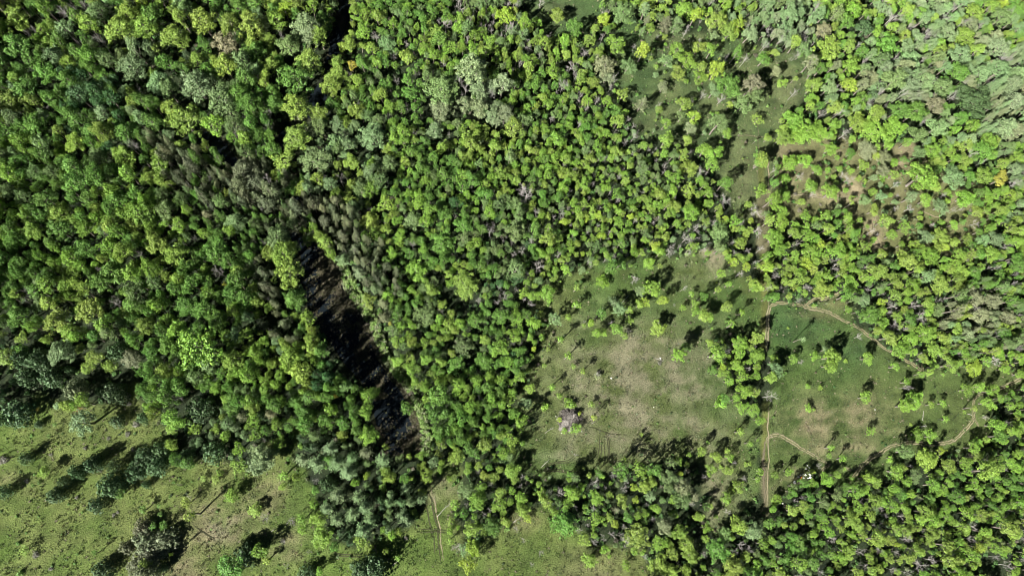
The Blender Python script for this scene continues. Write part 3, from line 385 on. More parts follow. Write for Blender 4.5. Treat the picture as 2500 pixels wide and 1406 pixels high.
# open dry woodland in the east with bare sandy soil
m = smooth(soft_inside(PX, PY, P_EAST, 12, 6), 4)
cw = lerp(np.zeros(shape + (3,)) + np.array([.170, .175, .080]), (.23, .20, .125), .5 + .35 * nA + .2 * nC)
cw = lerp(cw, (.38, .30, .215), blobs(PX, PY, [(2070, 470, 50, 26, .9), (2060, 385, 18, 14, .6), (2200, 395, 16, 26, .7), (2140, 590, 26, 30, .95), (2160, 650, 60, 14, .6), (2350, 620, 30, 12, .9), (2375, 590, 12, 26, .8), (2130, 540, 18, 20, .7), (2330, 490, 40, 10, .6), (2020, 480, 40, 14, .8), (2245, 500, 12, 18, .6), (2010, 330, 30, 10, .3), (1845, 545, 26, 18, .8), (2215, 360, 24, 20, .6)]) * (.85 + .4 * nC))
colr = colr * (1 - m[..., None]) + cw * m[..., None]
# the mown line running down the picture
m = smooth(inside(PX + 1.5 * nC, PY, [(1857, 620), (1876, 620), (1876, 850), (1857, 850)]).astype(float) + inside(PX + 1.5 * nC, PY, [(1862, 980), (1876, 980), (1874, 1130), (1860, 1130)]) + inside(PX + nC, PY, [(1850, 380), (1866, 380), (1866, 445), (1850, 445)]), 1)
colr = colr * (1 - m[..., None]) + np.array([.155, .165, .055]) * m[..., None]
m = smooth((inside(PX + 2 * nC, PY, [(1860, 1130), (1875, 1130), (1875, 1260), (1862, 1260)]) | inside(PX + 3 * nC, PY, [(1845, 460), (1885, 460), (1880, 620), (1850, 620)])).astype(float), 1) * .8
colr = colr * (1 - m[..., None]) + np.array([.21, .18, .12]) * m[..., None]
# channel: mud bed, sedge belt, bright grassy edge
m = smooth(soft_inside(PX, PY, P_BELT, 6, 7), 2)
colr = colr * (1 - m[..., None]) + lerp(np.zeros(shape + (3,)) + np.array([.120, .105, .068]), (.06, .055, .035), .5 + .5 * nC) * m[..., None]
m = smooth(soft_inside(PX, PY, P_EDGE_STRIP, 8, 8), 3)
colr = colr * (1 - m[..., None]) + lerp(np.zeros(shape + (3,)) + np.array([.125, .190, .055]), (.17, .20, .10), .5 + .5 * nC) * m[..., None]
water = np.zeros(shape)
for P in (P_POND, P_CREEK, P_CREEK2, P_DARK_GAP, P_CREEK4): water = np.maximum(water, inside(PX + 2.5 * nC, PY + 2.5 * nB, P))
water = smooth(water, 4)
colr = lerp(colr, (.035, .035, .022), water * 1.3)
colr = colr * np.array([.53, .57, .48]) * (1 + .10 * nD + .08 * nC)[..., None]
inner = (GX > -331) & (GX < 401) & (GY > -131) & (GY < 331)
ISL = [(808, 680, 36, 55, 1.4), (790, 640, 26, 30, 1), (838, 745, 34, 40, 1.3), (795, 760, 26, 26, .7), (890, 850, 22, 50, .8), (1003, 1085, 26, 40, 1.1), (940, 1095, 30, 40, .7), (862, 800, 26, 30, .9), (925, 935, 14, 26, .6)]
isl = np.clip(blobs(PX, PY, ISL) + .22 * nC + .12 * nD, 0, 1)
isl = np.clip((isl - .38) * 4, 0, 1)
colr = lerp(colr, (.075, .070, .040), water * isl)
GZ = np.where(inner, .10 * n1(GX * .8, GY * .8) + .05 * n5(GX * .8, GY * .8), 0) - water * (.85 - .50 * isl)
GZ = smooth(GZ, 1)
def grid_mesh(name, X, Y, Z):
    me = bpy.data.meshes.new(name); ny, nx = X.shape
    me.vertices.add(nx * ny); me.vertices.foreach_set('co', np.stack([X, Y, Z], -1).astype(np.float32).ravel())
    i = (np.arange(ny - 1)[:, None] * nx + np.arange(nx - 1)[None]).ravel()
    f = np.stack([i, i + 1, i + nx + 1, i + nx], 1).astype(np.int32)
    me.loops.add(f.size); me.loops.foreach_set('vertex_index', f.ravel())
    me.polygons.add(len(f)); me.polygons.foreach_set('loop_start', np.arange(0, f.size, 4, dtype=np.int32))
    me.update(calc_edges=True); me.polygons.foreach_set('use_smooth', np.ones(len(f), bool))
    return me
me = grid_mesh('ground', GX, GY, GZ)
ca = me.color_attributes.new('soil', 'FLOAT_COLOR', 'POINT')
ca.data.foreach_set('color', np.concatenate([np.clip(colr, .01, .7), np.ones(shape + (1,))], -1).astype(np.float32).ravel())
def ground_mat():
    m, t, N, Lk = new_mat('grassy_ground')
    at = nd(N, 'ShaderNodeAttribute', attribute_name='soil'); tc = N.new('ShaderNodeTexCoord')
    def noise(s, det, dist=0.0, rough=.6, sx=1.0):
        n = N.new('ShaderNodeTexNoise'); n.inputs['Scale'].default_value = s; n.inputs['Detail'].default_value = det
        n.inputs['Distortion'].default_value = dist; n.inputs['Roughness'].default_value = rough
        mp = N.new('ShaderNodeMapping'); mp.inputs['Scale'].default_value = (1, sx, 1); mp.inputs['Rotation'].default_value = (0, 0, .5)
        Lk.new(tc.outputs['Object'], mp.inputs[0]); Lk.new(mp.outputs[0], n.inputs['Vector']); return n.outputs[0]
    a = noise(1.3, 6, .15, .72, 1.5); b = noise(.23, 4, .5)
    r1 = N.new('ShaderNodeMapRange'); r1.inputs[1].default_value = .32; r1.inputs[2].default_value = .68; r1.inputs[3].default_value = .6; r1.inputs[4].default_value = 1.42
    Lk.new(a, r1.inputs[0])
    r2 = N.new('ShaderNodeMapRange'); r2.inputs[1].default_value = .3; r2.inputs[2].default_value = .7; r2.inputs[3].default_value = .85; r2.inputs[4].default_value = 1.18
    Lk.new(b, r2.inputs[0])
    mu = nd(N, 'ShaderNodeMath', operation='MULTIPLY'); Lk.new(r1.outputs[0], mu.inputs[0]); Lk.new(r2.outputs[0], mu.inputs[1])
    cb = N.new('ShaderNodeCombineColor'); [Lk.new(mu.outputs[0], cb.inputs[i]) for i in range(3)]
    c = mixc(N, Lk, at.outputs['Color'], cb.outputs[0], 1.0, 'MULTIPLY')
    # straw / green flecks
    fl = noise(2.3, 3, .3); r3 = N.new('ShaderNodeMapRange'); r3.inputs[1].default_value = .56; r3.inputs[2].default_value = .66; r3.inputs[4].default_value = .35
    Lk.new(fl, r3.inputs[0]); c = mixc(N, Lk, c, (.25, .225, .14), r3.outputs[0])
    r3.inputs[4].default_value = .16
    p = N.new('ShaderNodeBsdfPrincipled'); p.inputs['Roughness'].default_value = .9; p.inputs['Specular IOR Level'].default_value = .15
    Lk.new(c, p.inputs['Base Color'])
    bp = N.new('ShaderNodeBump'); bp.inputs['Distance'].default_value = .5; bp.inputs['Strength'].default_value = .8
    ad = nd(N, 'ShaderNodeMath', operation='ADD'); Lk.new(a, ad.inputs[0]); Lk.new(fl, ad.inputs[1])
    Lk.new(ad.outputs[0], bp.inputs['Height']); Lk.new(bp.outputs[0], p.inputs['Normal'])
    o = N.new('ShaderNodeOutputMaterial'); Lk.new(p.outputs[0], o.inputs[0]); return m
me.materials.append(ground_mat())
go = bpy.data.objects.new('ground', me); col.objects.link(go); go['kind'] = 'structure'; go['label'] = 'grassy ground with brown and green meadows under the woods'

def ground_z(x, y):
    x = np.asarray(x, float); y = np.asarray(y, float)
    ix = np.clip(((x - xs0[0]) / .7), 0, len(xs0) - 2); iy = np.clip(((y - ys0[0]) / .7), 0, len(ys0) - 2)
    i, j = ix.astype(int), iy.astype(int); fx, fy = ix - i, iy - j; i = i + len(ext); j = j + len(ext)
    return (GZ[j, i] * (1 - fx) + GZ[j, i + 1] * fx) * (1 - fy) + (GZ[j + 1, i] * (1 - fx) + GZ[j + 1, i + 1] * fx) * fy

# water sheets lying in the sunken beds
mw, t, N, Lk = new_mat('dark_water')
p = N.new('ShaderNodeBsdfPrincipled'); p.inputs['Base Color'].default_value = (.007, .010, .012, 1); p.inputs['Roughness'].default_value = .06; p.inputs['Specular IOR Level'].default_value = .12
no = N.new('ShaderNodeTexNoise'); no.inputs['Scale'].default_value = 1.5; bp = N.new('ShaderNodeBump'); bp.inputs['Distance'].default_value = .004
Lk.new(no.outputs[0], bp.inputs['Height']); Lk.new(bp.outputs[0], p.inputs['Normal'])
o = N.new('ShaderNodeOutputMaterial'); Lk.new(p.outputs[0], o.inputs[0])
def water_sheet(name, poly, lab, z=-.38):
    cx = sum(q[0] for q in poly) / len(poly); cy = sum(q[1] for q in poly) / len(poly)
    vs = []
    for x, y in poly:
        wx, wy, _ = to_world(x, y); vs.append((float(wx), float(wy), z))
    me = bpy.data.meshes.new(name); me.from_pydata(vs, [], [list(range(len(vs)))[::-1]]); me.materials.append(mw); me.update()
    ob = bpy.data.objects.new(name, me); col.objects.link(ob); ob['kind'] = 'structure'; ob['label'] = lab
water_sheet('water', P_POND, 'dark water of the long narrow pond between the woods')
water_sheet('water', P_CREEK, 'dark shaded creek running down from the top edge', -.40)
water_sheet('water', P_CREEK2, 'short dark stretch of creek between tall trees', -.42)
water_sheet('water', P_DARK_GAP, 'dark hollow among the tall trees', -.44)  # dark sheet set into a dark gap between the crowns
water_sheet('water', P_CREEK4, 'dark shaded creek joining the top of the pond', -.46)

def catmull(pts, n=8):
    P = [np.array(p, float) for p in pts]; P = [2 * P[0] - P[1]] + P + [2 * P[-1] - P[-2]]; out = []
    for i in range(1, len(P) - 2):
        for k in range(n):
            t = k / n; out.append(.5 * ((2 * P[i]) + (P[i + 1] - P[i - 1]) * t + (2 * P[i - 1] - 5 * P[i] + 4 * P[i + 1] - P[i + 2]) * t * t + (3 * P[i] - P[i - 1] - 3 * P[i + 1] + P[i + 2]) * t ** 3))
    out.append(P[-2]); return np.array(out)
def track_mat(name, rut, mid, ruts=True, cover=.62):
    m, t, N, Lk = new_mat(name)
    at = nd(N, 'ShaderNodeAttribute', attribute_name='across')   # -1 .. 1
    tc = N.new('ShaderNodeTexCoord'); no = N.new('ShaderNodeTexNoise'); no.inputs['Scale'].default_value = .9; no.inputs['Detail'].default_value = 5
    Lk.new(tc.outputs['Object'], no.inputs['Vector'])
    ab = nd(N, 'ShaderNodeMath', operation='ABSOLUTE'); Lk.new(at.outputs['Fac'], ab.inputs[0])
    r = N.new('ShaderNodeMapRange'); r.inputs[1].default_value = .12; r.inputs[2].default_value = .34; Lk.new(ab.outputs[0], r.inputs[0])
    if not ruts: r.inputs[3].default_value = 1.0
    r5 = N.new('ShaderNodeMapRange'); r5.inputs[1].default_value = .35; r5.inputs[2].default_value = .65; r5.inputs[3].default_value = .7; r5.inputs[4].default_value = 1.25; Lk.new(no.outputs[0], r5.inputs[0])
    c = mixc(N, Lk, mid, rut, r.outputs[0])
    cb = N.new('ShaderNodeCombineColor'); [Lk.new(r5.outputs[0], cb.inputs[i]) for i in range(3)]
    c = mixc(N, Lk, c, cb.outputs[0], 1.0, 'MULTIPLY')
    p = N.new('ShaderNodeBsdfPrincipled'); p.inputs['Roughness'].default_value = .95; p.inputs['Specular IOR Level'].default_value = .1; Lk.new(c, p.inputs['Base Color'])
    # ragged verges where grass closes over the soil
    su = nd(N, 'ShaderNodeMath', operation='ADD'); Lk.new(ab.outputs[0], su.inputs[0])
    n2_ = nd(N, 'ShaderNodeMath', operation='MULTIPLY'); n2_.inputs[1].default_value = 1.5; Lk.new(no.outputs[0], n2_.inputs[0]); Lk.new(n2_.outputs[0], su.inputs[1])
    r6 = N.new('ShaderNodeMapRange'); r6.inputs[1].default_value = cover + .75; r6.inputs[2].default_value = cover + 1.1; Lk.new(su.outputs[0], r6.inputs[0])
    tr = N.new('ShaderNodeBsdfTransparent'); mx = N.new('ShaderNodeMixShader'); Lk.new(r6.outputs[0], mx.inputs[0]); Lk.new(p.outputs[0], mx.inputs[1]); Lk.new(tr.outputs[0], mx.inputs[2])
    o = N.new('ShaderNodeOutputMaterial'); Lk.new(mx.outputs[0], o.inputs[0]); return m
TM = track_mat('sandy_track', (.205, .185, .115), (.080, .088, .038), True, .42); TL = track_mat('sandy_line', (.19, .17, .105), (.3, .26, .17), False, .2)
TR = track_mat('pressed_grass', (.045, .048, .024), (.16, .15, .09), False, .45); TP = track_mat('foot_path', (.125, .125, .07), (.2, .18, .12), False, .12)
TB = track_mat('bare_track', (.15, .13, .085), (.10, .09, .055), True, .2)
zoff = [.012]
def strip(name, pts, width, mat, lab, n=8):
    P = catmull(pts, n); wx, wy, _ = to_world(P[:, 0], P[:, 1])
    W = np.stack([wx, wy], 1)
    seg = np.r_[0, np.cumsum(np.hypot(*np.diff(W, axis=0).T))]; s = np.arange(0, seg[-1], .6); W = np.stack([np.interp(s, seg, W[:, 0]), np.interp(s, seg, W[:, 1])], 1) + .22 * np.stack([n5(s * .3 + zoff[0] * 99, s * 0), n5(s * .3, s * 0 + 7)], 1)
    width = width * .86 * (.9 + .13 * n5(s * .25, s * 0 + 3 + zoff[0] * 50))[:, None]; taper = np.clip(np.minimum(s, s[-1] - s) / 4.0, .15, 1)[:, None]; width = width * taper ** .5
    d = np.gradient(W, axis=0); d /= np.linalg.norm(d, axis=1)[:, None]; nn = np.stack([-d[:, 1], d[:, 0]], 1)
    u = np.linspace(-1, 1, 7); X = W[:, None, 0] + nn[:, None, 0] * u[None] * width / 2; Y = W[:, None, 1] + nn[:, None, 1] * u[None] * width / 2
    zoff[0] += .004; me = grid_mesh(name, X, Y, ground_z(X, Y) + zoff[0])
    a = me.attributes.new('across', 'FLOAT', 'POINT'); a.data.foreach_set('value', np.tile(u, len(W)).astype(np.float32)); me.materials.append(mat)
    ob = bpy.data.objects.new(name, me); col.objects.link(ob); ob['kind'] = 'structure'; ob['label'] = lab; return ob
strip('dirt_track', [(1872,860),(1873,820),(1874,785),(1877,757),(1890,744),(1912,741),(1960,748),(2000,755),(2030,766),(2062,785),(2100,803),(2130,828),(2160,852),(2200,873),(2240,896),(2262,918)], 3.3, TM, 'twin rut sandy track bending round the green east meadow')
strip('dirt_track', [(1962,749),(1985,736),(2020,728),(2052,715),(2075,700)], 3.4, TM, 'sandy track branch leading into the yellow-green wood')
strip('dirt_track', [(1868,1084),(1876,1070),(1888,1065),(1908,1066),(1935,1080),(1980,1108),(2027,1137)], 3.0, TM, 'sandy track curving from the mown line to the pale stones')
strip('dirt_track', [(2030,1132),(2012,1145),(1998,1165)], 3.2, TM, 'short sandy track spur by the pale stones')
strip('dirt_track', [(2075,1180),(2090,1158),(2112,1130),(2150,1105),(2175,1090),(2205,1083),(2235,1080),(2280,1083),(2320,1078),(2350,1056),(2370,1030),(2377,1005),(2373,985),(2385,968),(2420,955),(2450,943),(2480,930),(2530,900)], 3.3, TM, 'long sandy track winding along the east meadow into the wood')
strip('dirt_track', [(2374,1000),(2377,1020),(2391,1045)], 2.6, TM, 'short track spur turning down into the trees')
strip('dirt_track', [(2250,905),(2255,885),(2252,905),(2262,930)], 2.0, TM, 'faint track end at the wood edge')
strip('dirt_track', [(2060,1140),(2080,1148),(2100,1145)], 2.6, TM, 'short track joining two sandy tracks')
strip('path', [(1876,840),(1876,790),(1877,745),(1877,690)], 1.1, TL, 'thin sandy line beside the mown strip near the track bend')
strip('path', [(1877,990),(1876,1060),(1875,1130),(1873,1200),(1872,1245)], 1.5, TL, 'thin sandy line beside the mown strip in the lower meadow')
strip('path', [(1867,1080),(1865,1130),(1865,1180),(1866,1240)], 2.4, TB, 'worn brown lane running straight down the picture')
strip('path', [(1876,380),(1877,420),(1876,460),(1875,540)], 2.0, TL, 'sandy lane at the foot of the north east clearing')
strip('path', [(1790,334),(1830,333),(1870,336),(1905,341),(1950,345)], 1.4, TP, 'faint footpath crossing the north east clearing')
strip('path', [(1851,290),(1851,340),(1849,400),(1848,450)], 1.2, TP, 'faint footpath along the clearing edge')
strip('path', [(1053,1190),(1064,1240),(1072,1290),(1078,1340),(1083,1370)], 1.4, TL, 'pale side of the old track by the dark pines')
strip('path', [(1048,1195),(1058,1245),(1067,1295),(1072,1340),(1076,1370)], 1.1, TR, 'dark rut of the old track by the dark pines')
strip('path', [(1040,1230),(1052,1290),(1062,1350)], .9, TR, 'second dark rut of the old track')
strip('path', [(1930,480),(1960,478),(2010,484),(2060,482),(2100,486)], 2.2, TL, 'sandy trail across the dry eastern clearing')
strip('path', [(2142,515),(2138,535),(2130,560),(2140,585),(2155,610)], 2.4, TL, 'sandy trail going down the dry eastern clearing')
strip('path', [(2245,500),(2258,520),(2290,530),(2330,505),(2345,500)], 2.0, TL, 'sandy trail curving between eastern trees')
strip('path', [(2390,585),(2375,605),(2350,622),(2325,632)], 2.6, TL, 'bare sandy patch trail by the eastern wood')
strip('path', [(2052,365),(2050,385),(2060,400)], 1.8, TL, 'short sandy trail under the bright wood')
RUTS = [[(1457,1128),(1460,1100),(1464,1065),(1466,1060)],[(1462,1130),(1466,1100),(1470,1062)],[(1473,1130),(1474,1100),(1475,1062)],[(1480,1130),(1484,1100),(1482,1075),(1476,1055)],[(1485,1132),(1488,1100),(1486,1075),(1478,1053)],[(1320,1136),(1350,1132),(1385,1124),(1404,1110)],[(1322,1140),(1352,1136),(1388,1128),(1406,1116)],[(1325,1144),(1370,1149),(1420,1153)],[(1325,1149),(1370,1154),(1420,1158)],[(1430,1040),(1450,1046),(1470,1055),(1500,1060),(1530,1062)],[(810,1343),(825,1352),(850,1356),(885,1352)],[(808,1347),(825,1357),(850,1361),(888,1357)],[(1022,1292),(1060,1294),(1092,1296)],[(1022,1299),(1060,1300),(1092,1301)],[(1420,1035),(1430,1050),(1445,1065)],[(470,1280),(500,1305),(530,1325)],[(480,1115),(520,1130),(560,1100)]]
for i, q in enumerate(RUTS):
    strip('path', q, .75, TR, 'faint tyre rut pressed into the dry meadow grass')
# ------------------------------------------------------------ what grows where: outline, crown radius, height, share of places filled, kinds, colours
BIG = 3000
REG = [
 ([(-BIG,-BIG),(BIG*2,-BIG),(BIG*2,BIG*2),(-BIG,BIG*2)], 2.5, 11, 1.0, dict(t=.7,h=.2,d=.05,s=.05), dict(G=4,L=3,M=2,O=1)),
 ([(-BIG,-BIG),(900,-BIG),(835,100),(700,380),(640,560),(720,760),(860,960),(900,1050),(700,1050),(400,1000),(330,920),(0,790),(-BIG,790)], 2.9, 14, 1.0, dict(t=.45,h=.25,w=.28,d=.02), dict(G=5,L=4,M=1.5,O=.6)),
 ([(-BIG,-BIG),(260,-BIG),(240,260),(130,420),(-BIG,420)], 3.0, 15, .95, dict(t=.3,h=.3,w=.36,d=.04), dict(G=4,L=3,M=1,S=1,O=1)),
 ([(250,-BIG),(840,-BIG),(800,120),(740,240),(690,300),(500,300),(330,200),(230,100)], 3.6, 16, .97, dict(w=.75,h=.23,d=.02), dict(M=4,S=2,G=3,O=1,Y=.3)),
 ([(0,150),(300,180),(480,330),(420,420),(200,330),(0,300)], 2.7, 14, .9, dict(t=.4,h=.3,w=.25,d=.05), dict(G=4,K=1,S=1,M=1)),
 ([(380,330),(470,350),(560,350),(690,380),(720,450),(700,500),(700,560),(660,600),(660,700),(740,790),(800,850),(830,880),(770,880),(700,840),(640,830),(600,760),(560,640),(490,540),(400,420)], 1.9, 12.5, 1.0, dict(p=.62,t=.33,d=.05), dict(P=4,Q=2,O=2,G=3)),
 ([(540,380),(640,380),(700,420),(640,520),(560,470)], 2.3, 13, 1.0, dict(p=.5,w=.45,d=.05), dict(Q=2,P=2,S=1,M=1)),
 ([(640,640),(720,700),(760,790),(700,780),(640,720)], 2.0, 15.5, 1.0, dict(p=.9,d=.1), dict(P=4,B=1,Q=1)),
 ([(650,560),(720,590),(735,680),(690,690),(640,630)], 2.8, 16, .95, dict(w=.8,t=.2), dict(M=3,O=2)),
 ([(730,760),(800,800),(860,900),(930,1000),(930,1070),(830,1000),(740,880)], 2.5, 18.5, 1.0, dict(t=.4,h=.4,w=.2), dict(G=4,M=1,K=2,O=1)),
 ([(480,520),(620,640),(640,800),(800,880),(640,900),(420,780)], 2.6, 13, 1.0, dict(t=.6,h=.2,w=.2), dict(G=5,L=2,M=1,S=.5)),
 ([(850,-BIG),(1330,-BIG),(1500,260),(1480,420),(1400,640),(1310,720),(1290,860),(1250,980),(1240,1090),(1180,1100),(1040,1000),(920,780),(780,560),(700,420),(800,230)], 2.15, 8.6, .92, dict(t=.78,h=.12,d=.06,w=.04), dict(G=4,L=4,M=3,O=1.5)),
 ([(740,300),(860,240),(960,340),(960,430),(860,520),(760,520),(730,420)], 2.7, 11, 1.0, dict(w=.7,t=.27,d=.03), dict(M=3,O=3,S=2,L=1)),
 ([(690,490),(840,480),(880,560),(950,660),(980,720),(900,700),(860,640),(800,580),(720,540)], 1.8, 12, 1.0, dict(p=.7,t=.25,d=.05), dict(P=4,Q=3,O=2,G=1)),
 ([(800,600),(860,610),(900,690),(960,730),(930,760),(880,720),(830,660)], 1.9, 9, .9, dict(p=.6,w=.3,t=.1), dict(W=2,Q=3,S=2)),
 ([(1020,170),(1130,160),(1250,260),(1240,300),(1100,290),(1040,250)], 2.7, 13, .95, dict(w=.8,t=.1,d=.1), dict(O=2,W=2,S=1)),
 ([(1080,480),(1260,480),(1330,620),(1250,760),(1130,640)], 2.1, 8.5, .95, dict(t=.78,d=.17,w=.05), dict(G=4,L=2,O=2,K=1)),
 ([(1180,540),(1260,540),(1270,620),(1200,640)], 1.9, 9, .7, dict(t=.45,d=.55), dict(G=2,O=2)),
 ([(1100,-BIG),(1350,-BIG),(1360,140),(1250,170),(1120,120)], 2.0, 11, 1.0, dict(t=.65,h=.15,d=.2), dict(L=3,M=2,O=2,S=1)),
 ([(1390,330),(1560,330),(1700,340),(1770,440),(1790,560),(1760,600),(1600,620),(1400,660),(1330,640),(1390,480)], 1.75, 7, .93, dict(t=.70,s=.12,d=.18), dict(L=4,M=3,O=2,G=1,Y=.5)),
 ([(1620,420),(1750,430),(1760,520),(1690,560),(1630,540)], 2.2, 8, 1.0, dict(t=.6,w=.35,d=.05), dict(L=3,M=3)),
 ([(1620,540),(1790,560),(1790,610),(1700,610),(1640,600)], 1.8, 8, .5, dict(t=.5,d=.5), dict(S=2,O=2,L=1)),
 ([(1270,700),(1330,720),(1310,860),(1270,930),(1250,1050),(1160,1060),(1180,900),(1200,780)], 2.4, 8.5, 1.0, dict(t=.75,w=.2,d=.05), dict(G=4,L=4,K=1)),
 ([(1020,960),(1080,950),(1230,990),(1240,1100),(1100,1135),(1060,1120),(1030,1040)], 2.3, 10, 1.0, dict(t=.85,w=.15), dict(L=4,G=4,M=1)),
 ([(850,700),(900,740),(960,870),(1040,970),(1000,980),(930,870),(880,760)], 1.9, 7.5, .9, dict(t=.8,w=.2), dict(M=4,Y=1,L=2,S=1)),
 ([(1480,40),(1980,40),(1980,420),(1780,420),(1560,360),(1480,240)], 2.2, 7.5, .55, dict(t=.6,w=.2,d=.2), dict(M=2,L=2,S=1,O=1)),
 ([(1460,-BIG),(1980,-BIG),(1980,60),(1860,120),(1640,60),(1480,60)], 2.2, 8.5, .85, dict(t=.55,w=.2,d=.2,p=.05), dict(M=2,L=2,S=2,O=2)),
 ([(1880,-BIG),(BIG*2,-BIG),(BIG*2,360),(2260,360),(1920,350),(1950,250),(1960,150),(1860,100)], 2.8, 11, .97, dict(t=.5,w=.30,h=.1,d=.10), dict(L=3,M=2,S=4,G=2,O=1,W=1.2,Q=1)),
 ([(1850,-BIG),(2060,-BIG),(1990,100),(1930,120),(1850,80)], 2.2, 11, .95, dict(t=.55,w=.15,d=.3), dict(S=3,O=2,M=1,W=1)),
 ([(2080,130),(2400,130),(2420,330),(2200,300),(2100,220)], 2.6, 12, .97, dict(w=.5,t=.35,d=.15), dict(S=4,G=2,O=2,W=2.5,Q=2)),
 ([(2400,130),(2560,80),(BIG,80),(BIG,330),(2500,330),(2400,320),(2380,240)], 2.0, 12.5, 1.0, dict(l=.45,h=.3,w=.17,d=.08), dict(W=2,Q=3,S=3)),
 ([(2380,-BIG),(BIG*2,-BIG),(BIG*2,80),(2420,110)], 2.7, 13, 1.0, dict(w=.5,t=.4,d=.1), dict(M=4,S=1,G=2,Y=1)),
 ([(1930,280),(2030,290),(2200,310),(2260,350),(2200,365),(2060,340),(1920,340)], 2.6, 9, 1.0, dict(t=.6,w=.4), dict(L=5,M=2)),
 (P_EAST, 2.3, 6.5, .30, dict(t=.7,w=.2,d=.1), dict(L=4,M=3,S=1,G=2)),
 ([(2240,340),(BIG*2,320),(BIG*2,480),(2440,470),(2300,430)], 2.5, 9, .95, dict(t=.5,w=.42,d=.08), dict(L=2,M=3,S=2,G=2,O=1)),
 ([(2330,460),(BIG*2,460),(BIG*2,700),(2200,720),(2180,640),(2340,640),(2420,560)], 2.3, 8, .85, dict(t=.7,w=.22,d=.08), dict(L=3,M=3,G=2,S=1)),
 ([(1880,560),(2100,600),(2170,680),(2080,720),(1990,740),(1880,730)], 2.0, 7.5, 1.0, dict(t=.85,d=.15), dict(L=4,M=4,Y=.5)),
 ([(1875,500),(1990,530),(2000,600),(1880,610)], 2.4, 8.5, 1.0, dict(t=.6,w=.4), dict(L=4,M=1)),
 ([(1770,600),(1870,600),(1870,700),(1800,690)], 2.0, 8, .85, dict(t=.65,d=.35), dict(L=2,M=3,G=2)),
 ([(1750,820),(1860,840),(1875,1000),(1820,990),(1780,900)], 2.0, 7, .9, dict(t=.9,d=.1), dict(L=4,M=2,G=2)),
 ([(2080,710),(2300,690),(2320,900),(2260,900),(2180,860),(2100,790)], 2.2, 8, 1.0, dict(t=.72,w=.13,d=.15), dict(G=3,L=4,M=2)),
 ([(2300,700),(BIG*2,660),(BIG*2,880),(2400,900),(2320,860)], 1.8, 10, 1.0, dict(h=.5,p=.2,t=.22,d=.08), dict(O=3,Q=2,M=2,G=2,S=1)),
 ([(2260,860),(BIG*2,880),(BIG*2,960),(2420,940),(2300,900)], 2.1, 7, .9, dict(t=.9,d=.1), dict(M=3,L=3,Y=.7)),
 ([(2400,960),(BIG*2,930),(BIG*2,BIG*2),(2250,BIG),(2100,1170),(2240,1095),(2330,1090),(2395,1050)], 2.2, 7.5, .66, dict(t=.85,w=.1,d=.05), dict(L=4,M=3,G=3)),
 ([(1880,1240),(1960,1180),(2080,1180),(2250,1100),(2330,1500),(2330,BIG*2),(1880,BIG*2)], 2.2, 7.5, .64, dict(t=.80,w=.1,d=.08), dict(L=4,M=3,G=3,O=1)),
 ([(2200,1240),(BIG*2,1240),(BIG*2,BIG*2),(2200,BIG*2)], 2.2, 8, .72, dict(t=.84,h=.1,d=.05), dict(M=4,L=3,Y=.4)),
 ([(1080,1140),(1240,1110),(1380,1190),(1640,1140),(1740,1130),(1690,1330),(1560,1330),(1440,1330),(1330,1230),(1180,1300),(1110,1260)], 1.8, 8.5, .43, dict(t=.62,d=.22,s=.10,p=.06), dict(L=4,M=2,G=2,O=1)),
 ([(1580,1340),(1700,1300),(1780,1250),(1880,1240),(1880,BIG*2),(1600,BIG*2)], 2.6, 9, .97, dict(t=.5,w=.42,d=.08), dict(M=3,G=3,O=2,L=2)),
 ([(1600,1110),(1690,1110),(1700,1230),(1640,1330),(1600,1250)], 2.4, 12, .85, dict(w=.6,t=.3,d=.1), dict(Q=2,O=3,M=1)),
 ([(735,1040),(800,1060),(900,1060),(960,1120),(1040,1150),(1045,1230),(1000,1290),(930,1310),(850,1340),(790,1260),(760,1190),(740,1130)], 2.4, 12, 1.0, dict(p=.70,j=.18,t=.12), dict(S=2,B=4,Q=1,O=1)),
 ([(500,1010),(740,1010),(730,1030),(640,1090),(620,1150),(530,1110),(430,1110),(400,1050),(400,1000)], 2.3, 10, .95, dict(t=.66,j=.2,p=.14), dict(G=3,K=1,S=2,L=2,M=1)),
 ([(-BIG,800),(60,820),(200,830),(330,900),(320,960),(200,990),(60,980),(-BIG,1010)], 2.8, 10, .42, dict(t=.3,j=.5,w=.2), dict(B=2,G=2,M=1,S=1)),
 ([(-BIG,1050),(-60,1050),(-60,1460),(2*BIG,1460),(2*BIG,BIG*2),(-BIG,BIG*2)], 2.4, 9, .6, dict(t=.6,j=.2,w=.2), dict(G=3,L=2,B=1,M=1)),
 ([(-BIG,1050),(-60,1050),(-60,1460),(900,1460),(900,BIG*2),(-BIG,BIG*2)], 2.4, 8, .12, dict(t=.5,j=.5), dict(G=3,B=1)),
 ([(655,560),(705,560),(728,640),(738,700),(800,830),(850,900),(905,970),(935,1045),(930,1095),(880,1060),(840,980),(760,870),(690,740)], 2.6, 17.5, 1.0, dict(t=.45,h=.35,w=.12,p=.08), dict(G=4,L=1,M=1,K=2,O=1)),
]
def reg_at(px, py):
    px = np.clip(px + 9 * n3(px * .5, py * .5), -5, 2505); py = np.clip(py + 9 * n4(px * .3, py * .3), -5, 1465)
    idx = np.zeros(px.shape, int)
    for i, rg in enumerate(REG):
        if i: idx[inside(px, py, rg[0])] = i
    return idx

